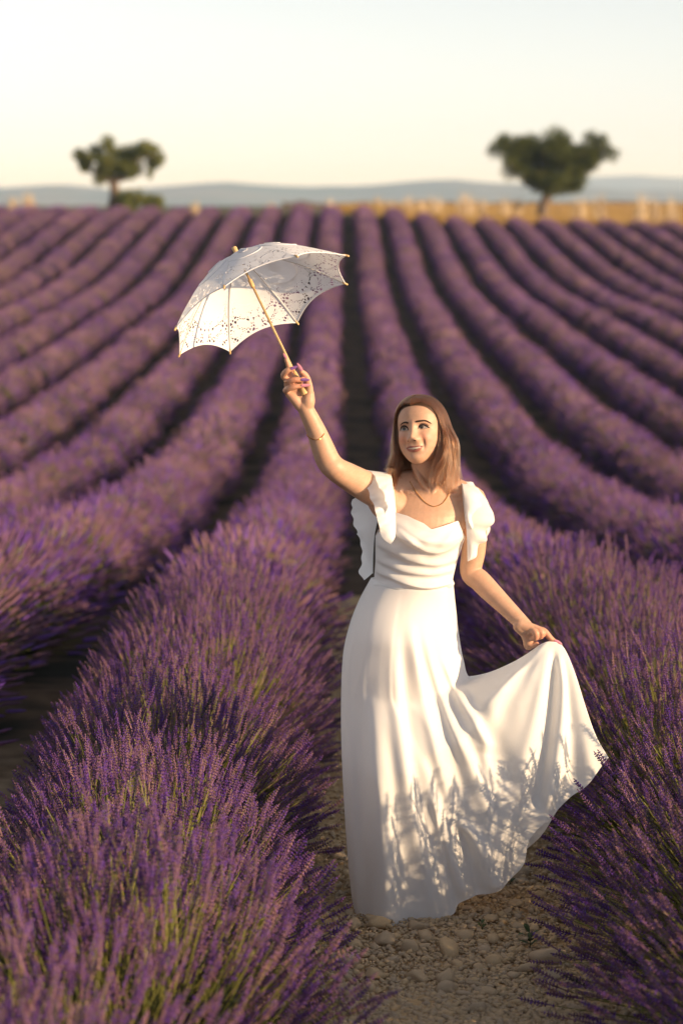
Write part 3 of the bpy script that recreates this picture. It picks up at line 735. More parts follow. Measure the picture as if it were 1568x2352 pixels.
f3([(235, 570, HY + .014), (228, 520, HY - .006), (330, 485, HY - .018), (445, 490, HY - .015)], [.0105, .0100, .0090, .0073])       # ring finger
f3([(240, 490, HY + .014), (170, 425, HY + .000), (225, 350, HY - .014), (305, 325, HY - .013)], [.0105, .0100, .0090, .0073])       # middle finger
f3([(285, 455, HY + .014), (262, 370, HY + .014), (240, 270, HY + .010), (208, 185, HY + .006)], [.0105, .0092, .0082, .0068])       # index finger along the shaft
# ---- lower hand, pinching the cloth
LY = YB - .085
def f6(pts, rad, n=20, k=20): limb([c6(*p) for p in pts], rad, n, k)
f6([(430, 440, LY + .012), (545, 555, LY + .014), (585, 700, LY + .016)], [.0205, .0205, .0165])
f6([(450, 420, LY + .010), (600, 475, LY + .004), (740, 510, LY + .000)], [.0195, .0185, .0150])
f6([(600, 540, LY + .006), (700, 560, LY + .002)], [.018, .015])
f6([(740, 500, LY + .002), (850, 530, LY - .006), (950, 640, LY - .010), (1045, 720, LY - .010)], [.0125, .0108, .0095, .0075])
f6([(700, 500, LY - .006), (800, 545, LY - .016), (790, 615, LY - .014), (700, 625, LY - .004)], [.0125, .0110, .0098, .0085])
f6([(640, 500, LY - .006), (710, 560, LY - .020), (705, 640, LY - .016), (640, 650, LY - .004)], [.0120, .0105, .0095, .0080])
f6([(590, 700, LY + .014), (640, 760, LY + .010), (720, 740, LY + .004)], [.0130, .0105, .0085])
f6([(560, 660, LY + .016), (565, 770, LY + .020), (600, 800, LY + .022)], [.0150, .0115, .0090])

raw = body.mesh('person', [skin]); bo = bpy.data.objects.new('tmp_body', raw); COL.objects.link(bo)
md = bo.modifiers.new('r', 'REMESH'); md.mode = 'VOXEL'; md.voxel_size = .0023; md.use_smooth_shade = True
md = bo.modifiers.new('s', 'SMOOTH'); md.factor = .5; md.iterations = 4
dg = bpy.context.evaluated_depsgraph_get(); bmesh_data = bpy.data.meshes.new_from_object(bo.evaluated_get(dg))
bpy.data.objects.remove(bo); bmesh_data.name = 'person'
person = link('person', bmesh_data)
nv = len(bmesh_data.vertices); co = np.empty(nv * 3, np.float32); bmesh_data.vertices.foreach_get('co', co); co = co.reshape(-1, 3).astype(float)
# skin colour by place: hair-covered scalp, warm cheeks
q = co - HO; lx, ly, lz = q @ Hr, q @ Hf, q @ Hu
scalp = smoothstep(0, .006, (lz - np.interp(ly, [-.1, .02, .06, .08, .1], [-.07, -.02, .045, .071, .085]))) * (np.abs(lx) < .1) * (lz > -.1) * (np.abs(ly) < .13)
cheek = np.exp(-((np.abs(lx) - .042) / .018) ** 2 - ((lz + .03) / .017) ** 2) * (ly > .02)
pr_ = project(co)
fing = np.exp(-((pr_[:, 0] - 683) / 32) ** 2 - ((pr_[:, 1] - 868) / 42) ** 2) + np.exp(-((pr_[:, 0] - 1250) / 36) ** 2 - ((pr_[:, 1] - 1465) / 26) ** 2)
base = np.repeat(np.array([[.47, .285, .195]]), nv, 0)
base += cheek[:, None] * np.array([[.02, -.055, -.04]]) + np.clip(fing, 0, 1)[:, None] * np.array([[.015, -.06, -.05]])
base *= 1 + .05 * vnoise(lx * 260 + 9, lz * 260 + ly * 90, 51)[:, None] + .05 * vnoise(co[:, 0] * 60, co[:, 2] * 60, 52)[:, None]
base = base * (1 - scalp[:, None]) + scalp[:, None] * np.array([[.05, .026, .015]])
ca = bmesh_data.color_attributes.new('tone', 'FLOAT_COLOR', 'POINT'); ca.data.foreach_set('color', np.hstack((base, np.ones((nv, 1)))).astype(np.float32).ravel())
sm = skin.node_tree; at = sm.nodes.new('ShaderNodeVertexColor'); at.layer_name = 'tone'
sm.links.new(at.outputs['Color'], sm.nodes['Principled BSDF'].inputs['Base Color'])
tag(person, 'woman in a long white dress raising a lace parasol and lifting her skirt', 'person')
person.data.polygons.foreach_set('use_smooth', np.ones(len(person.data.polygons), bool))

from mathutils.bvhtree import BVHTree
BV = BVHTree.FromPolygons([tuple(v) for v in co], [tuple(p.vertices) for p in bmesh_data.polygons])
EYE = Vector((0, 0, CAM_Z))
def on_body(X, Y, lift=.0, y_guess=YB - .08):
    d = (Vector(P(X, Y, 5.0)) - EYE).normalized(); h = BV.ray_cast(EYE, d)
    p = h[0] if h[0] is not None else Vector(P(X, Y, y_guess))
    return np.array(p - d * lift)
def cf(cx, cy): return ((1440 + cx / 4.9) / 1.63265, (1460 + cy / 4.9) / 1.63265)
def patch(name, outline, m, parent, lift, bulge, rings=5, n=40, smooth_closed=True):
    """a thin rounded piece lying on the skin inside an outline"""
    o = np.array(outline, float); o = spline(np.vstack((o, o[:1])), n + 1)[:-1] if smooth_closed else o
    c = o.mean(0); V = []
    for k in range(rings):
        s = 1 - k / rings
        V += [on_body(*cf(*(c + (p - c) * s)), lift + bulge * (1 - s * s)) for p in o]
    V.append(on_body(*cf(*c), lift + bulge)); N = len(o); F = grid_faces(N, rings, True)
    F += [((rings - 1) * N + i, (rings - 1) * N + (i + 1) % N, len(V) - 1) for i in range(N)]
    return build(name, V, F, m, parent)
def line_on(name, pts, widths, m, parent, lift=.0006, n=18, k=6):
    """a tapered stroke lying on the skin"""
    q = spline([(a, b, w) for (a, b), w in zip(pts, widths)], n)
    mb = MB(); mb.tube([on_body(*cf(a, b), lift) for a, b, _ in q], [max(.0002, w) for w in q[:, 2]], k, flat=((Hf), .35)); return mb.build(name, [m], parent)

brow_m = mat('brow_hair', (0.035, 0.020, 0.014), .7); lash_m = mat('lash', (0.012, 0.009, 0.009), .6)
white_e = mat('eye_white', (0.25, 0.21, 0.19), .35, spec=.3); iris_m = mat('iris', (0.020, 0.014, 0.011), .3, spec=.3)
lip_m = mat('lip', (0.29, 0.105, 0.085), .45, spec=.4); mouth_m = mat('mouth_inside', (0.05, 0.015, 0.015), .7)
tooth_m = mat('tooth', (0.50, 0.44, 0.36), .3, spec=.5); shadow_m = mat('eyelid_makeup', (0.13, 0.068, 0.050), .6)
for nm, ol, ic, ir, lash, lid, low in (
    ('eye', [(305, 748), (328, 718), (364, 704), (405, 712), (438, 745), (400, 756), (350, 760)], (366, 724), 30, [(298, 772), (303, 722), (333, 686), (370, 676), (410, 692), (448, 750)],
     [(296, 700), (330, 662), (372, 652), (415, 672), (446, 720), (405, 700), (365, 690), (325, 705)], [(320, 764), (355, 770), (405, 764), (435, 750)]),
    ('eye', [(632, 716), (656, 688), (700, 672), (760, 680), (812, 702), (770, 713), (700, 722), (660, 722)], (688, 690), 33, [(626, 724), (648, 676), (690, 650), (745, 652), (800, 686), (836, 708)],
     [(622, 690), (650, 640), (700, 616), (770, 628), (825, 670), (770, 665), (700, 655), (655, 672)], [(655, 730), (700, 731), (770, 720), (810, 706)])):
    patch('eyelid', lid, shadow_m, person, .0004, .0006)
    e = patch(nm, ol, white_e, person, .0008, .0014)
    patch('iris', [(ic[0] + ir * math.cos(a), ic[1] + ir * math.sin(a)) for a in np.linspace(0, 2 * math.pi, 16, endpoint=False)], iris_m, e, .0021, .0008, 3, 16, False)
    line_on('eyelash', lash, [.0007, .0016, .0020, .0020, .0019, .0008], lash_m, person, .0022)
    line_on('lower_eyelash', low, [.0003, .0004, .0004, .0003], shadow_m, person, .0012)
line_on('eyebrow', [(578, 594), (640, 582), (755, 572), (835, 608), (872, 636)], [.0026, .0032, .0026, .0016, .0005], brow_m, person, .0012)
line_on('eyebrow', [(440, 620), (402, 606), (352, 614), (318, 636), (296, 668)], [.0030, .0032, .0026, .0016, .0005], brow_m, person, .0012)
patch('mouth', [(402, 1082), (455, 1068), (540, 1058), (625, 1047), (716, 1040), (652, 1094), (565, 1120), (465, 1118)], mouth_m, person, .0012, .0004)
patch('teeth', [(436, 1086), (500, 1074), (600, 1060), (668, 1053), (660, 1078), (600, 1094), (510, 1106), (448, 1106)], tooth_m, person, .0022, .0012)
patch('upper_lip', [(394, 1078), (445, 1052), (512, 1036), (556, 1043), (606, 1032), (668, 1032), (724, 1034), (660, 1051), (580, 1061), (500, 1072), (430, 1084)], lip_m, person, .0018, .0020)
patch('lower_lip', [(402, 1086), (446, 1134), (516, 1156), (592, 1150), (668, 1108), (720, 1040), (650, 1084), (566, 1108), (478, 1112)], lip_m, person, .0018, .0030)
for c, rx_, ry_ in (((562, 940), 26, 9), ((436, 950), 14, 7)):
    patch('nostril', [(c[0] + rx_ * math.cos(a), c[1] + ry_ * math.sin(a)) for a in np.linspace(0, 2 * math.pi, 12, endpoint=False)], mouth_m, person, .0006, .0, 2, 12, False)

# ---- nails
nail_a = mat('nail_violet', (0.16, 0.07, 0.22), .15, spec=.6); nail_b = mat('nail_pink', (0.50, 0.20, 0.27), .15, spec=.6)
def nail(a, b, w, m):
    a, b = np.array(a), np.array(b); n = 8; ax = (b - a); side = np.cross(ax, (0, 1, 0)); side /= np.linalg.norm(side)
    V, F = [], []
    for i in range(n):
        t = i / (n - 1); ww = w * (math.sin(math.pi * (.22 + .78 * t)) ** .7 if t < 1 else .03); c = a + ax * t
        for j in range(5):
            s = (j - 2) / 2; V.append(c + side * s * ww + np.array((0, -.0016 * (1 - s * s) - .0004, 0)))
    return build('fingernail', V, grid_faces(5, n), m, person)
nail(c3(425, 482, HY - .0235), c3(562, 487, HY - .019), .0048, nail_a); nail(c3(432, 570, HY - .0225), c3(576, 560, HY - .018), .0046, nail_b)
nail(c3(275, 325, HY - .0215), c3(378, 284, HY - .018), .0050, nail_a); nail(c3(438, 352, HY - .0205), c3(364, 236, HY - .016), .0058, nail_b)
nail(c3(212, 172, HY - .0020), c3(157, 92, HY + .002), .0046, nail_b); nail(c6(1022, 682, LY - .0180), c6(1156, 750, LY - .016), .0060, nail_b)

# ---- jewellery
gold = mat('gold', (0.80, 0.50, 0.18), .25, metal=1.0, spec=.5)
def chain(name, pts, r_, parent, n):
    mb = MB(); q = spline(pts, n)
    for i, p in enumerate(q):
        t = q[min(i + 1, n - 1)] - q[max(i - 1, 0)]; t /= np.linalg.norm(t) + 1e-9; a = np.cross(t, (0, .5, .8)); a /= np.linalg.norm(a); b = np.cross(t, a)
        mb.add([p - t * r_ * 1.3, p + a * r_, p + b * r_, p - a * r_, p - b * r_, p + t * r_ * 1.3], [(0, 2, 1), (0, 3, 2), (0, 4, 3), (0, 1, 4), (5, 1, 2), (5, 2, 3), (5, 3, 4), (5, 4, 1)])
    return mb.build(name, [gold], parent, False)
nk = [(941, 1106), (950, 1122), (962, 1138), (978, 1155), (996, 1163), (1014, 1157), (1026, 1142), (1032, 1124), (1029, 1103)]
chain('necklace', [on_body(a, b, .0022) for a, b in spline(nk, 26)], .0017, person, 110)
chain('bracelet', [on_body(a, b, .0020, 7.38) for a, b in [(703.5, 998), (708, 1003), (716, 1008), (726, 1010), (735, 1008), (741, 1001), (744, 996)]], .0018, person, 40)
chain('ring', [on_body(*[(1020 + a / 3.92) / 1.63265 if i == 0 else (1300 + b / 3.92) / 1.63265 for i in (0, 1)], .0012, HY) for a, b in [(172, 500), (178, 518), (195, 525), (214, 520)]], .0011, person, 18)

# ---- hair: a cap of strands from the parting, falling to the shoulders
hair_m = bpy.data.materials.new('hair'); hair_m.use_nodes = True; nt = hair_m.node_tree; nt.nodes.clear()
hb = nt.nodes.new('ShaderNodeBsdfHairPrincipled'); ho = nt.nodes.new('ShaderNodeOutputMaterial'); hb.parametrization = 'COLOR'
hb.inputs['Color'].default_value = (0.105, 0.043, 0.020, 1); hb.inputs['Roughness'].default_value = .22; hb.inputs['Radial Roughness'].default_value = .45
for _i in hb.inputs:
    if _i.name.startswith('Random') and _i.name != 'Random': _i.default_value = .3
nt.links.new(hb.outputs[0], ho.inputs['Surface'])
def strands(seed, n, nlocks, spread=1.0, fly=0.0):
    """strands gathered in locks that leave the parting, round the skull and fall"""
    g_ = np.random.default_rng(seed); out = []
    locks = []
    for k in range(nlocks):
        side = 1 if k % 16 < 9 or fly else -1
        locks.append(dict(side=side, q=g_.uniform(-.95, .74), lay=g_.random() ** 1.2, end=g_.normal(0, .017), wave=g_.normal(0, .0048), ph=g_.random() * 6.28, out=g_.normal(.002, .009) + fly * g_.random(), fw=g_.normal(0, .008)))
    for i in range(n):
        l = locks[i % nlocks]; side, j = l['side'], lambda s: g_.normal(0, s * spread)
        q0 = float(np.clip(l['q'] + j(.045), -.97, .76)); lay = np.clip(l['lay'] + j(.10), 0, 1.15)
        off = .0035 + .011 * lay; rx_, ry_, rz_ = .0725 + off, .097 + off, .083 + off * 1.25
        pts = []; front = max(0., q0)
        for t in np.linspace(0, 1, 9):
            a = t * R(94); q = q0 - .46 * t * front; c = math.sqrt(max(.02, 1 - q * q))
            x = -.013 * (1 - t) + side * rx_ * c * math.sin(a); z = .014 + rz_ * c * math.cos(a) + .007 * math.sin(a * 2) * lay * (1 if side > 0 else .6); y = -.003 + ry_ * q
            pts.append((x, y, z))
        x0, y0_, z0 = pts[-1]; end = -.148 + l['end'] + j(.010) - (.008 if side > 0 else -.004); wv, ph = l['wave'] + j(.0008), l['ph'] + j(.25); ou = l['out'] + j(.004); fw = l['fw'] + j(.003)
        e1, e2, e3 = j(.003), j(.003), j(.004)
        for t in np.linspace(.09, 1, 12):
            flare = (.013 if side > 0 else .004) * math.sin(min(1, t * 1.15) * math.pi) * (.4 + lay)
            x = x0 + side * (flare + ou * t + e1 * t) + wv * math.sin(t * 7 + ph)
            if side > 0: x -= .016 * t * t * (.5 + front)
            else: x -= .012 * smoothstep(.5, 1, t)
            y = y0_ + (.016 * front + fw * .7) * t + e2 * t + wv * math.sin(t * 5 + ph + 1)
            z = z0 + (end - z0) * t
            if side < 0 and t > .82: y += .022 * (t - .82) / .18 * math.copysign(1, l['wave']); z += .010 * ((t - .82) / .18) ** 2
            pts.append((x, y + e3 * t * t, z))
        p_ = np.array(pts)
        for _ in range(3): p_[1:-1] = .25 * p_[:-2] + .5 * p_[1:-1] + .25 * p_[2:]
        out.append(HO + p_[:, :1] * Hr + p_[:, 1:2] * Hf + p_[:, 2:] * Hu)
    return np.array(out)
def hair_object(name, S, r_root, r_tip):
    n, k, _ = S.shape; hc = bpy.data.hair_curves.new(name); hc.add_curves([k] * n)
    hc.position_data.foreach_set('vector', S.astype(np.float32).ravel())
    ra = hc.attributes.get('radius') or hc.attributes.new('radius', 'FLOAT', 'POINT')
    ra.data.foreach_set('value', np.tile(np.linspace(r_root, r_tip, k), n).astype(np.float32))
    hc.materials.append(hair_m); return link(name, hc, person)
hair_object('hair', strands(1, 9000, 110), .00040, .00020)
hair_object('blown_locks', strands(5, 900, 18, .7, .034), .00034, .00014)
hair_object('loose_hair', strands(2, 240, 240, 2.2), .00022, .00010)
SC.cycles_curves.shape = 'THICK' if hasattr(SC, 'cycles_curves') else 'THICK'
# ------------------------------------------------------------------ the dress
cloth = mat('white_crepe', (0.85, 0.845, 0.84), .62, trans=.32, bump=.06, bscale=900, spec=.2, sheen=.15)
chiffon = mat('white_chiffon', (0.85, 0.845, 0.845), .6, trans=.42, spec=.15)
dress = empty('dress', (0, 0, 0), person)

def coons(top, bot, lef, rig, ns, nt_):
    """surface filling four boundary curves (each a list of X, Y, distance)"""
    c = [spline([P(*p) for p in q], n) for q, n in ((top, ns), (bot, ns), (lef, nt_), (rig, nt_))]
    T, B, L_, R_ = c; s = np.linspace(0, 1, ns)[None, :, None]; t = np.linspace(0, 1, nt_)[:, None, None]
    S = (1 - t) * T[None] + t * B[None] + (1 - s) * L_[:, None] + s * R_[:, None]
    S -= (1 - s) * (1 - t) * T[0] + s * (1 - t) * T[-1] + (1 - s) * t * B[0] + s * t * B[-1]
    return S

D0 = YB
left = [(852, 1327, D0), (826, 1375, D0), (804, 1430, D0), (788, 1500, D0), (783, 1600, D0), (784, 1720, D0), (790, 1850, D0 - .01), (799, 1980, D0 - .02), (808, 2066, D0 - .03)]
right = [(1041, 1342, D0), (1047, 1400, D0 + .02), (1054, 1460, D0 + .03), (1064, 1515, D0 + .04), (1080, 1556, D0 + .05), (1135, 1543, D0 + .01), (1200, 1508, D0 - .05), (1243, 1479, D0 - .098),
         (1268, 1474, D0 - .105), (1293, 1486, D0 - .10), (1318, 1540, D0 - .09), (1345, 1625, D0 - .09), (1368, 1690, D0 - .10), (1397, 1741, D0 - .11)]
top = [(852, 1327, D0), (880, 1340, D0 - .07), (930, 1352, D0 - .10), (980, 1356, D0 - .102), (1020, 1350, D0 - .075), (1041, 1342, D0)]
hem = [(808, 2066, D0 - .03), (818, 2104, D0 - .10), (846, 2098, D0 - .13), (870, 2106, D0 - .16), (904, 2135, D0 - .19), (932, 2120, D0 - .18), (965, 2110, D0 - .17), (1000, 2110, D0 - .17), (1040, 2099, D0 - .17),
       (1054, 2074, D0 - .15), (1085, 2060, D0 - .15), (1120, 2052, D0 - .16), (1155, 2036, D0 - .16), (1200, 1990, D0 - .15), (1215, 1930, D0 - .14), (1262, 1880, D0 - .14), (1310, 1835, D0 - .13), (1345, 1805, D0 - .12), (1397, 1741, D0 - .11)]
NS, NT = 260, 240
S = coons(top, hem, left, right, NS, NT)
# belly: bring the middle of the front sheet forward, as over hips and thighs
sg = np.linspace(0, 1, NS)[None, :]; tg = np.linspace(0, 1, NT)[:, None]
px = project(S.reshape(-1, 3)); PX, PY = px[:, 0].reshape(NT, NS), px[:, 1].reshape(NT, NS)
body_bulge = np.exp(-((PX - 897) / 105) ** 2) * smoothstep(1340, 1480, PY) * (1 - .35 * smoothstep(1700, 2100, PY))
edge = smoothstep(0, .10, sg) * smoothstep(0, .06, 1 - sg)
S[:, :, 1] -= .075 * body_bulge * edge
def fold(pts, amp, w0, w1, sharp=1.0):
    """a ridge (amp > 0) or valley that runs down through pts (X, Y), width w0 -> w1"""
    ys = np.array([p[1] for p in pts], float); xs = np.array([p[0] for p in pts], float)
    q = spline([(a, b) for a, b in pts], 60); xk = np.interp(PY, q[:, 1], q[:, 0]); t = (PY - ys[0]) / (ys[-1] - ys[0])
    w = w0 + (w1 - w0) * np.clip(t, 0, 1); ramp = smoothstep(-.02, .22, t) * (1 - smoothstep(.97, 1.12, t) * .6)
    u = (PX - xk) / w
    return amp * ramp * np.exp(-np.abs(u) ** (2 * sharp))
f = 0
f = f + fold([(905, 1440), (908, 1560), (920, 1720), (945, 1880), (985, 2020), (1010, 2105)], .020, 14, 24) - fold([(922, 1430), (930, 1560), (948, 1720), (975, 1860), (1010, 2000)], .013, 13, 20)
f = f + fold([(940, 1420), (958, 1540), (990, 1680), (1025, 1800), (1050, 1900)], .021, 12, 20) - fold([(957, 1430), (985, 1560), (1022, 1690), (1060, 1810)], .014, 11, 17)
f = f + fold([(972, 1450), (1000, 1550), (1040, 1660), (1085, 1760), (1110, 1850)], .020, 11, 18) - fold([(990, 1480), (1030, 1600), (1080, 1710), (1115, 1790)], .013, 11, 17)
f = f + fold([(1020, 1500), (1050, 1580), (1085, 1650), (1118, 1710)], .026, 12, 14) - fold([(1068, 1560), (1105, 1640), (1140, 1720), (1165, 1800)], .022, 16, 30)
f = f + fold([(855, 1560), (868, 1700), (880, 1880), (885, 2110)], .012, 26, 30) - fold([(838, 1520), (832, 1660), (826, 1850), (828, 2080)], .014, 20, 28)
f = f + fold([(806, 1600), (804, 1800), (812, 2080)], .007, 14, 16) - fold([(893, 1650), (908, 1820), (925, 2000), (935, 2110)], .013, 18, 26)
f = f + fold([(990, 1800), (1030, 1930), (1062, 2040)], .030, 16, 20) + fold([(1060, 1880), (1100, 1960), (1125, 2035)], .030, 20, 26) - fold([(1045, 1880), (1078, 1960), (1095, 2045)], .026, 14, 18)
f = f + fold([(1262, 1480), (1252, 1560), (1222, 1700), (1180, 1830), (1140, 1960)], .018, 10, 44) - fold([(1275, 1480), (1268, 1570), (1252, 1700), (1228, 1840)], .040, 8, 24)
f = f + fold([(1286, 1486), (1290, 1580), (1282, 1700), (1262, 1830)], .030, 9, 20) - fold([(1294, 1490), (1310, 1600), (1318, 1700), (1322, 1800)], .024, 9, 20)
f = f + fold([(1150, 1560), (1130, 1640), (1125, 1720)], .012, 24, 30) - fold([(1240, 1490), (1190, 1570), (1150, 1660), (1120, 1760)], .020, 12, 36)
f = f + .006 * vnoise(PX / 46, PY / 160, 71) * smoothstep(1450, 1600, PY)
hemw = smoothstep(.86, 1, tg)
f = f + hemw * .012 * np.sin(PX / 15.0 + 1.2 * np.sin(PX / 60))
f = f * .72
S[:, :, 1] -= f * edge * smoothstep(0, .05, tg)
S[:, :, 0] += .35 * f * edge * np.cos(PX / 30)
# back sheet shares both side seams
topb = [(852, 1327, D0), (890, 1320, D0 + .075), (950, 1318, D0 + .095), (1010, 1325, D0 + .07), (1041, 1342, D0)]
def gnd(x, y, z=.012): return np.array((x, y, float(ground(x, y)) + z))
T = spline([P(*p) for p in topb], NS); L_ = S[:, 0]; R_ = S[:, -1]
hb_ = spline([S[-1, 0], gnd(.06, D0 + .13, .03), gnd(.16, D0 + .24, .012), gnd(.32, D0 + .30, .012), gnd(.48, D0 + .26, .02), (.62, D0 + .16, .20), (.75, D0 + .03, .42), S[-1, -1]], NS)
s_, t_ = np.linspace(0, 1, NS)[None, :, None], np.linspace(0, 1, NT)[:, None, None]
SB = (1 - t_) * T[None] + t_ * hb_[None] + (1 - s_) * L_[:, None] + s_ * R_[:, None]
SB -= (1 - s_) * (1 - t_) * T[0] + s_ * (1 - t_) * T[-1] + (1 - s_) * t_ * hb_[0] + s_ * t_ * hb_[-1]
SB[:, :, 1] += (.10 * np.sin(math.pi * sg) * smoothstep(0, .25, tg) * (1 - tg) + .025 * np.sin(sg * 34) * tg * np.sin(math.pi * sg)) * edge
V = np.vstack((S.reshape(-1, 3), SB.reshape(-1, 3))); F = grid_faces(NS, NT); n0 = NS * NT; F = F + [(d + n0, c + n0, b + n0, a + n0) for a, b, c, d in F]
skirt = build('skirt', V, F, cloth, dress)
md = skirt.modifiers.new('weld', 'WELD'); md.merge_threshold = .0004

# ---- bodice
NA, NB = 200, 120
Vb = []
z_w = P(948, 1346, YB)[2]
def top_edge(th):
    """height of the neckline around the body"""
    x = math.sin(th); front = math.cos(th) > 0
    if front: yv = np.interp(x, [-1, -.62, -.35, 0.0, .17, .45, .72, 1], [1240, 1178, 1184, 1199, 1212, 1205, 1197, 1245])
    else: yv = np.interp(abs(x), [0, .7, 1], [1185, 1195, 1242])
    return P(970, yv, YB - .1)[2]
for j in range(NB):
    v = j / (NB - 1)
    for i in range(NA):
        th = 2 * math.pi * i / NA; ze = top_edge(th); z = z_w + (ze - z_w) * v
        cx_, cy_, a, b = torso(z); bust = math.exp(-((z - P(966, 1226, YB)[2]) / .055) ** 2) * max(0, math.cos(th)) ** .8
        off = .012 + .008 * math.exp(-((v - .05) / .06) ** 2)
        aa, bb = a + off, b + off + .034 * bust
        Vb.append((cx_ + aa * math.sin(th), cy_ - bb * math.cos(th), z))
Vb = np.array(Vb); bp = project(Vb); BX, BY = bp[:, 0], bp[:, 1]; frontm = smoothstep(-.02, .05, YB - Vb[:, 1])
def drape(pts, amp, w_up, w_dn):
    q = spline(pts, 60); yk = np.interp(BX, q[:, 0], q[:, 1]); d = BY - yk
    return amp * np.exp(-(d / np.where(d < 0, w_up, w_dn)) ** 2)
bf = 0
bf = bf + drape([(840, 1190), (905, 1226), (950, 1252), (992, 1268), (1035, 1258), (1075, 1222)], .016, 17, 5)
bf = bf + drape([(840, 1235), (890, 1262), (940, 1286), (1000, 1296), (1045, 1284), (1080, 1262)], .013, 16, 6)
bf = bf + drape([(840, 1268), (880, 1292), (930, 1312), (990, 1318), (1040, 1308), (1080, 1290)], .012, 14, 6)
bf = bf + drape([(840, 1300), (870, 1314), (920, 1336), (970, 1348), (1015, 1344), (1060, 1326)], .014, 16, 5)
bf = bf + drape([(840, 1168), (912, 1200), (950, 1226), (985, 1243), (1040, 1240), (1080, 1205)], .008, 13, 9)
bf = bf + .010 * np.exp(-(((BX - 925) * .62 + (BY - 1225) * -.78) / 9) ** 2) * np.exp(-((BX - 925) / 34) ** 2)
bf = bf + .008 * np.exp(-(((BX - 1035) * .70 + (BY - 1232) * .71) / 9) ** 2) * np.exp(-((BX - 1035) / 34) ** 2)
bf = bf + .002 * vnoise(BX / 24, BY / 12, 15)
topfade = 1 - .75 * smoothstep(.93, 1, np.repeat(np.linspace(0, 1, NB), NA))
Vb[:, 1] -= bf * frontm * topfade
o = build('bodice', Vb, grid_faces(NA, NB, True), cloth, dress)

# ---- flutter sleeves and straps
def ruffle(inner, outer, nu, nv, amp, freq, seed, m=chiffon):
    A = spline([P(*p) for p in inner], nu); B = spline([P(*p) for p in outer], nu); V = []
    for j in range(nv):
        t = j / (nv - 1); p = A + (B - A) * t
        u = np.linspace(0, 1, nu); w = amp * t ** 1.3 * (np.sin(u * freq * .8 + seed + 1.3 * t + 1.6 * np.sin(u * 4.3 + seed * 3)) * (.65 + .5 * np.sin(u * 6 + seed)) + .35 * np.sin(u * freq * 1.9 + seed * 2))
        p = p + np.stack((w * .55, -w - .012 * math.sin(math.pi * t), w * .15), 1); V.append(p)
    o = build('sleeve_ruffle', np.vstack(V), grid_faces(nu, nv), m, dress); return o
# parasol arm: over the front, over the shoulder, and hanging behind
ruffle([(909, 1229, 7.462), (908, 1180, 7.468), (904, 1135, 7.49), (899, 1094, 7.545), (893, 1086, 7.62), (888, 1110, 7.70)],
       [(896, 1250, 7.440), (884, 1238, 7.422), (874, 1220, 7.43), (869, 1208, 7.415), (863, 1190, 7.43), (858, 1174, 7.415), (859, 1158, 7.435), (850, 1144, 7.43), (849, 1128, 7.45), (838, 1108, 7.47), (833, 1086, 7.51), (828, 1080, 7.60), (816, 1125, 7.69)], 110, 26, .007, 26, .4)
ruffle([(904, 1140, 7.482), (901, 1112, 7.505), (897, 1094, 7.545), (890, 1090, 7.62)], [(896, 1178, 7.425), (890, 1160, 7.405), (884, 1150, 7.415), (880, 1130, 7.41), (870, 1118, 7.43), (862, 1098, 7.47), (852, 1084, 7.52), (842, 1078, 7.59)], 70, 20, .005, 20, 2.0)
ruffle([(880, 1100, 7.70), (870, 1150, 7.705), (862, 1210, 7.70), (857, 1262, 7.69), (856, 1318, 7.68)],
       [(803, 1148, 7.70), (811, 1178, 7.73), (812, 1206, 7.74), (832, 1242, 7.73), (834, 1262, 7.73)], 70, 26, .012, 15, 1.1)
ruffle([(868, 1190, 7.715), (860, 1230, 7.705), (857, 1275, 7.695), (856, 1316, 7.69)], [(822, 1226, 7.75), (830, 1262, 7.75), (827, 1303, 7.74), (833, 1333, 7.73)], 60, 22, .010, 12, 2.7)
# the other shoulder
ruffle([(1060, 1105, 7.62), (1063, 1122, 7.56), (1067, 1160, 7.53), (1069, 1196, 7.512), (1072, 1240, 7.525), (1073, 1287, 7.545)],
       [(1084, 1107, 7.63), (1108, 1132, 7.575), (1126, 1168, 7.545), (1136, 1197, 7.535), (1116, 1219, 7.54), (1117, 1243, 7.545), (1099, 1252, 7.545), (1093, 1278, 7.55), (1074, 1290, 7.55)], 110, 30, .0045, 24, .9)
ruffle([(1060, 1104, 7.63), (1063, 1120, 7.555), (1067, 1150, 7.525), (1070, 1185, 7.508)],
       [(1082, 1106, 7.63), (1106, 1136, 7.56), (1104, 1160, 7.535), (1092, 1186, 7.52), (1083, 1216, 7.515)], 70, 22, .004, 18, 3.3)
ruffle([(1060, 1106, 7.63), (1062, 1150, 7.70), (1064, 1200, 7.71), (1066, 1260, 7.70)], [(1086, 1110, 7.64), (1118, 1165, 7.71), (1125, 1215, 7.72), (1092, 1268, 7.71)], 60, 20, .010, 13, 5.0)
for pts in ([(1061, 1111), (1063, 1135), (1066, 1165), (1069, 1198)], [(900, 1098), (904, 1130), (908, 1180)]):
    mb = MB(); mb.tube([on_body(a, b_, .0015) for a, b_ in spline(pts, 14)], .0024, 6); mb.build('strap', [cloth], dress)
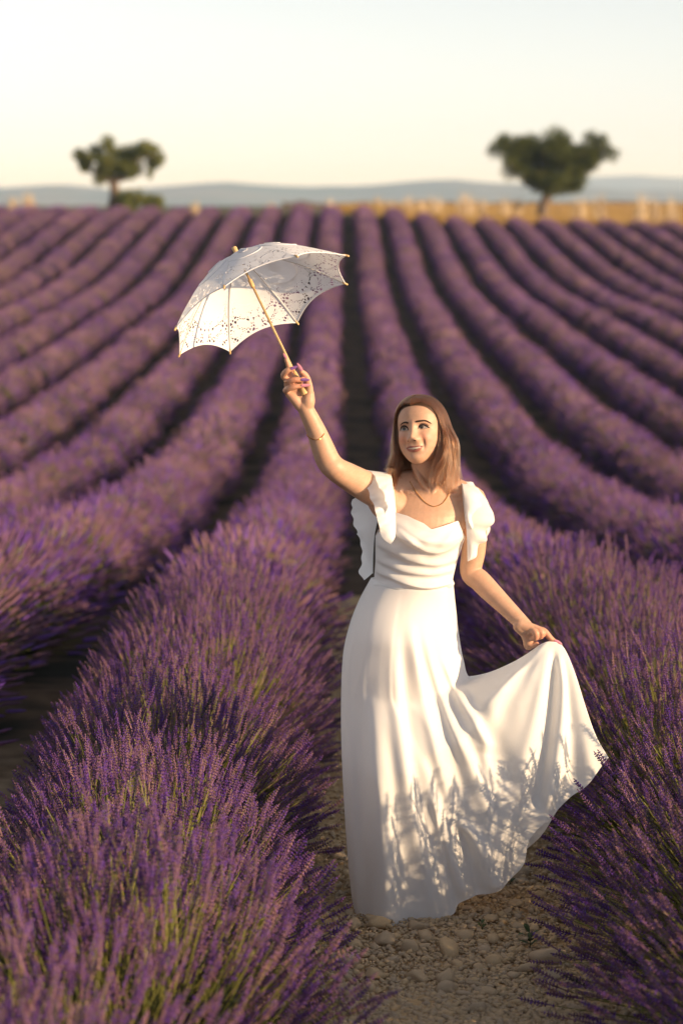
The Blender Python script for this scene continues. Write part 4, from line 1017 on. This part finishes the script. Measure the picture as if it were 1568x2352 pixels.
# ------------------------------------------------------------------ lace parasol
wood = mat('pale_wood', (0.62, 0.42, 0.20), .45, var=(0.54, 0.35, 0.16), scale=60, spec=.3)
cotton = mat('white_cotton', (0.86, 0.86, 0.89), .8, trans=.36, bump=.10, bscale=260, spec=.1)
lace_m = mat('white_lace', (0.86, 0.86, 0.89), .8, trans=.30, bump=.35, bscale=420, spec=.1)
ex = np.array((1., 0, 0)); eu = np.array((0, _sp, _cp)); ef = np.array((0, _cp, -_sp)); TL = R(14)
pu = -.433 * ex + .901 * eu
PA = math.cos(TL) * pu + math.sin(TL) * ef                 # the shaft, upwards
PVx = .901 * ex + .433 * eu; PW = -math.sin(TL) * pu + math.cos(TL) * ef
BASE = P(700.5, 906, HY)                                   # foot of the handle
def on_axis(h): return BASE + PA * h
RIM_H, DOME, RAD = .318, .178, .307
parasol = empty('parasol', BASE); tag(parasol, 'small white lace parasol on a pale wooden shaft in the raised hand', 'parasol')
M = Matrix(((PVx[0], PW[0], PA[0]), (PVx[1], PW[1], PA[1]), (PVx[2], PW[2], PA[2])))
ROT = M.to_euler()
def rib_h(r): return DOME * (1 - r ** 1.75)
def panel_point(t, r, lift=0):
    """t across a panel 0..1, r out from the middle 0..1; axes: rim plane and shaft"""
    a0, a1 = -R(22.5), R(22.5); rr_ = r * (1 - .075 * 4 * t * (1 - t) * r ** 3)
    p0 = np.array((math.cos(a0), math.sin(a0))) * rr_ * RAD; p1 = np.array((math.cos(a1), math.sin(a1))) * rr_ * RAD
    p = p0 * (1 - t) + p1 * t; bul = .012 * 4 * t * (1 - t) * math.sin(math.pi * min(1, r)) + .010 * 4 * t * (1 - t) * r
    return np.array((p[0] + bul * .6, p[1], rib_h(rr_) + bul * .4 - .004 * 4 * t * (1 - t) * r + lift))
def cloth_edge(t): return .40 + .30 * (4 * t * (1 - t)) ** .55
nt1, nr1 = 40, 40; V = []
for j in range(nr1):
    for i in range(nt1):
        t = i / (nt1 - 1); r = .02 + (cloth_edge(t) + .012 - .02) * j / (nr1 - 1); V.append(panel_point(t, r, .0006))
panel_mesh = mesh_of('canopy_panel', V, grid_faces(nt1, nr1), [cotton])
# lace: a fine sheet with its openings cut out
g_ = np.random.default_rng(12); nt2, nr2 = 150, 96
TT, RRr = np.meshgrid(np.linspace(0, 1, nt2), np.linspace(0, 1, nr2))
ce = cloth_edge(TT); RR = ce + (1 - ce) * RRr
half_w = RR * RAD * math.sin(R(22.5)); U = (TT - .5) * 2 * half_w; W = RR * RAD * .98
seeds = np.stack((g_.uniform(-.13, .13, 900), g_.uniform(.10, .31, 900)), 1); seeds[450:, 0] = -seeds[:450, 0]; seeds[450:, 1] = seeds[:450, 1]
d = np.sqrt((U[..., None] - seeds[:, 0]) ** 2 + (W[..., None] - seeds[:, 1]) ** 2); ds = np.partition(d, 1, axis=2)[..., :2]; gap = ds[..., 1] - ds[..., 0]
hole = (gap > .0023) & (RRr > .32 + .10 * np.cos(U * 160))
for ux, wy, ang, la, lb in ((-.045, .258, .7, .026, .012), (.045, .258, -.7, .026, .012), (0, .275, 1.57, .020, .013), (-.078, .272, .2, .020, .010), (.078, .272, -.2, .020, .010), (0, .243, 0, .012, .012),
                            (-.055, .215, 1.2, .016, .009), (.055, .215, -1.2, .016, .009), (-.048, .175, 1.3, .014, .007), (.048, .175, -1.3, .014, .007)):
    du, dw = U - ux, W - wy; a = du * math.cos(ang) + dw * math.sin(ang); b = -du * math.sin(ang) + dw * math.cos(ang); e = (a / la) ** 2 + (b / lb) ** 2
    hole &= e > 1.0                                        # leaves and flowers stay closed
    hole |= (e > 1.02) & (e < 1.38) & (np.sin(np.arctan2(b / lb, a / la) * 9) > -.25)
edge_d = (1 - RRr) * (1 - ce) * RAD; top_d = RRr * (1 - ce) * RAD; side = (.5 - np.abs(TT - .5)) * 2 * half_w
hole &= (edge_d > .0065) & (top_d > .005) & (side > .0045)
fine = (np.sin(U * 2200) * np.sin(W * 2200) > .55) & (side < .020) & (side > .0045) & (edge_d > .007); hole |= fine
V = np.array([panel_point(t, r) for t, r in zip(TT.ravel(), RR.ravel())])
keepf = ~(hole[:-1, :-1] & hole[1:, 1:])
F = [f_ for f_, k in zip(grid_faces(nt2, nr2), keepf.ravel()) if k]
lace_mesh = mesh_of('lace', V, F, [lace_m])
rim = MB(); rim.tube([panel_point(t, 1.0) for t in np.linspace(0, 1, 30)], .0018, 6)
rim.tube([panel_point(t, cloth_edge(t), .0015) for t in np.linspace(0.02, .98, 36)], .0013, 5); rim_mesh = rim.mesh('edging', [cotton])
pm_ = MB()
for k in range(7):                                         # embroidered flower on the cloth
    a = k * 2 * math.pi / 7; cc = np.array((.5, .46)); loop = [panel_point(cc[0] + (.09 * math.cos(a) + .055 * math.cos(b)), cc[1] + (.055 * math.sin(a) + .035 * math.sin(b)), .0022) for b in np.linspace(0, 6.28, 12)]
    pm_.tube(loop, .0010, 4)
pm_.tube([panel_point(.5 + .1 * math.sin(q * 5), .30 + .1 * q, .0022) for q in np.linspace(0, 1, 10)], .0010, 4)
emb_mesh = pm_.mesh('embroidery', [cotton])
rib_mb = MB(); rib_mb.tube([np.array((r * RAD, 0, rib_h(r) - .003)) for r in np.linspace(.03, .985, 18)], .0014, 6)
rib_wire = rib_mb.mesh('rib', [mat('rib_wire', (0.55, 0.53, 0.52), .4, spec=.4)])
tip_mb = MB(); e1, e0 = np.array((RAD * .985, 0, rib_h(.985))), np.array((RAD * .93, 0, rib_h(.93))); dd = (e1 - e0) / np.linalg.norm(e1 - e0)
tip_mb.tube([e1 - dd * .004, e1 + dd * .001, e1 + dd * .013, e1 + dd * .016], [.0030, .0036, .0034, .0024], 8); tip_mesh = tip_mb.mesh('tip', [wood])
hub = on_axis(RIM_H)
for k in range(8):
    a = R(30 + 45 * k)
    Mt = M @ Matrix.Rotation(a + R(22.5), 3, 'Z'); Mr = M @ Matrix.Rotation(a, 3, 'Z')
    pn = link('canopy_panel', panel_mesh, parasol, False); pn.location = Vector(hub - BASE); pn.rotation_euler = Mt.to_euler()
    for nm, me in (('lace', lace_mesh), ('edging', rim_mesh), ('embroidery', emb_mesh)): link(nm, me, pn, False)
    rb = link('rib', rib_wire, parasol, False); rb.location = Vector(hub - BASE); rb.rotation_euler = Mr.to_euler()
    link('tip', tip_mesh, rb, False)
def turned(name, hs, rs_, n=16):
    mb = MB(); mb.tube([on_axis(h) for h in hs], rs_, n); return mb.build(name, [wood], parasol)
top_h = RIM_H + DOME
turned('shaft', [.055, .10, top_h], [.0042, .0040, .0038])
turned('handle', [0, .002, .02, .05, .075, .085], [.0095, .0105, .0100, .0085, .0070, .0050])
turned('ferrule', [top_h - .008, top_h + .004, top_h + .030, top_h + .034], [.0062, .0066, .0084, .0070])
turned('runner', [RIM_H + .066, RIM_H + .070, RIM_H + .092, RIM_H + .094], [.0055, .0068, .0068, .0055])
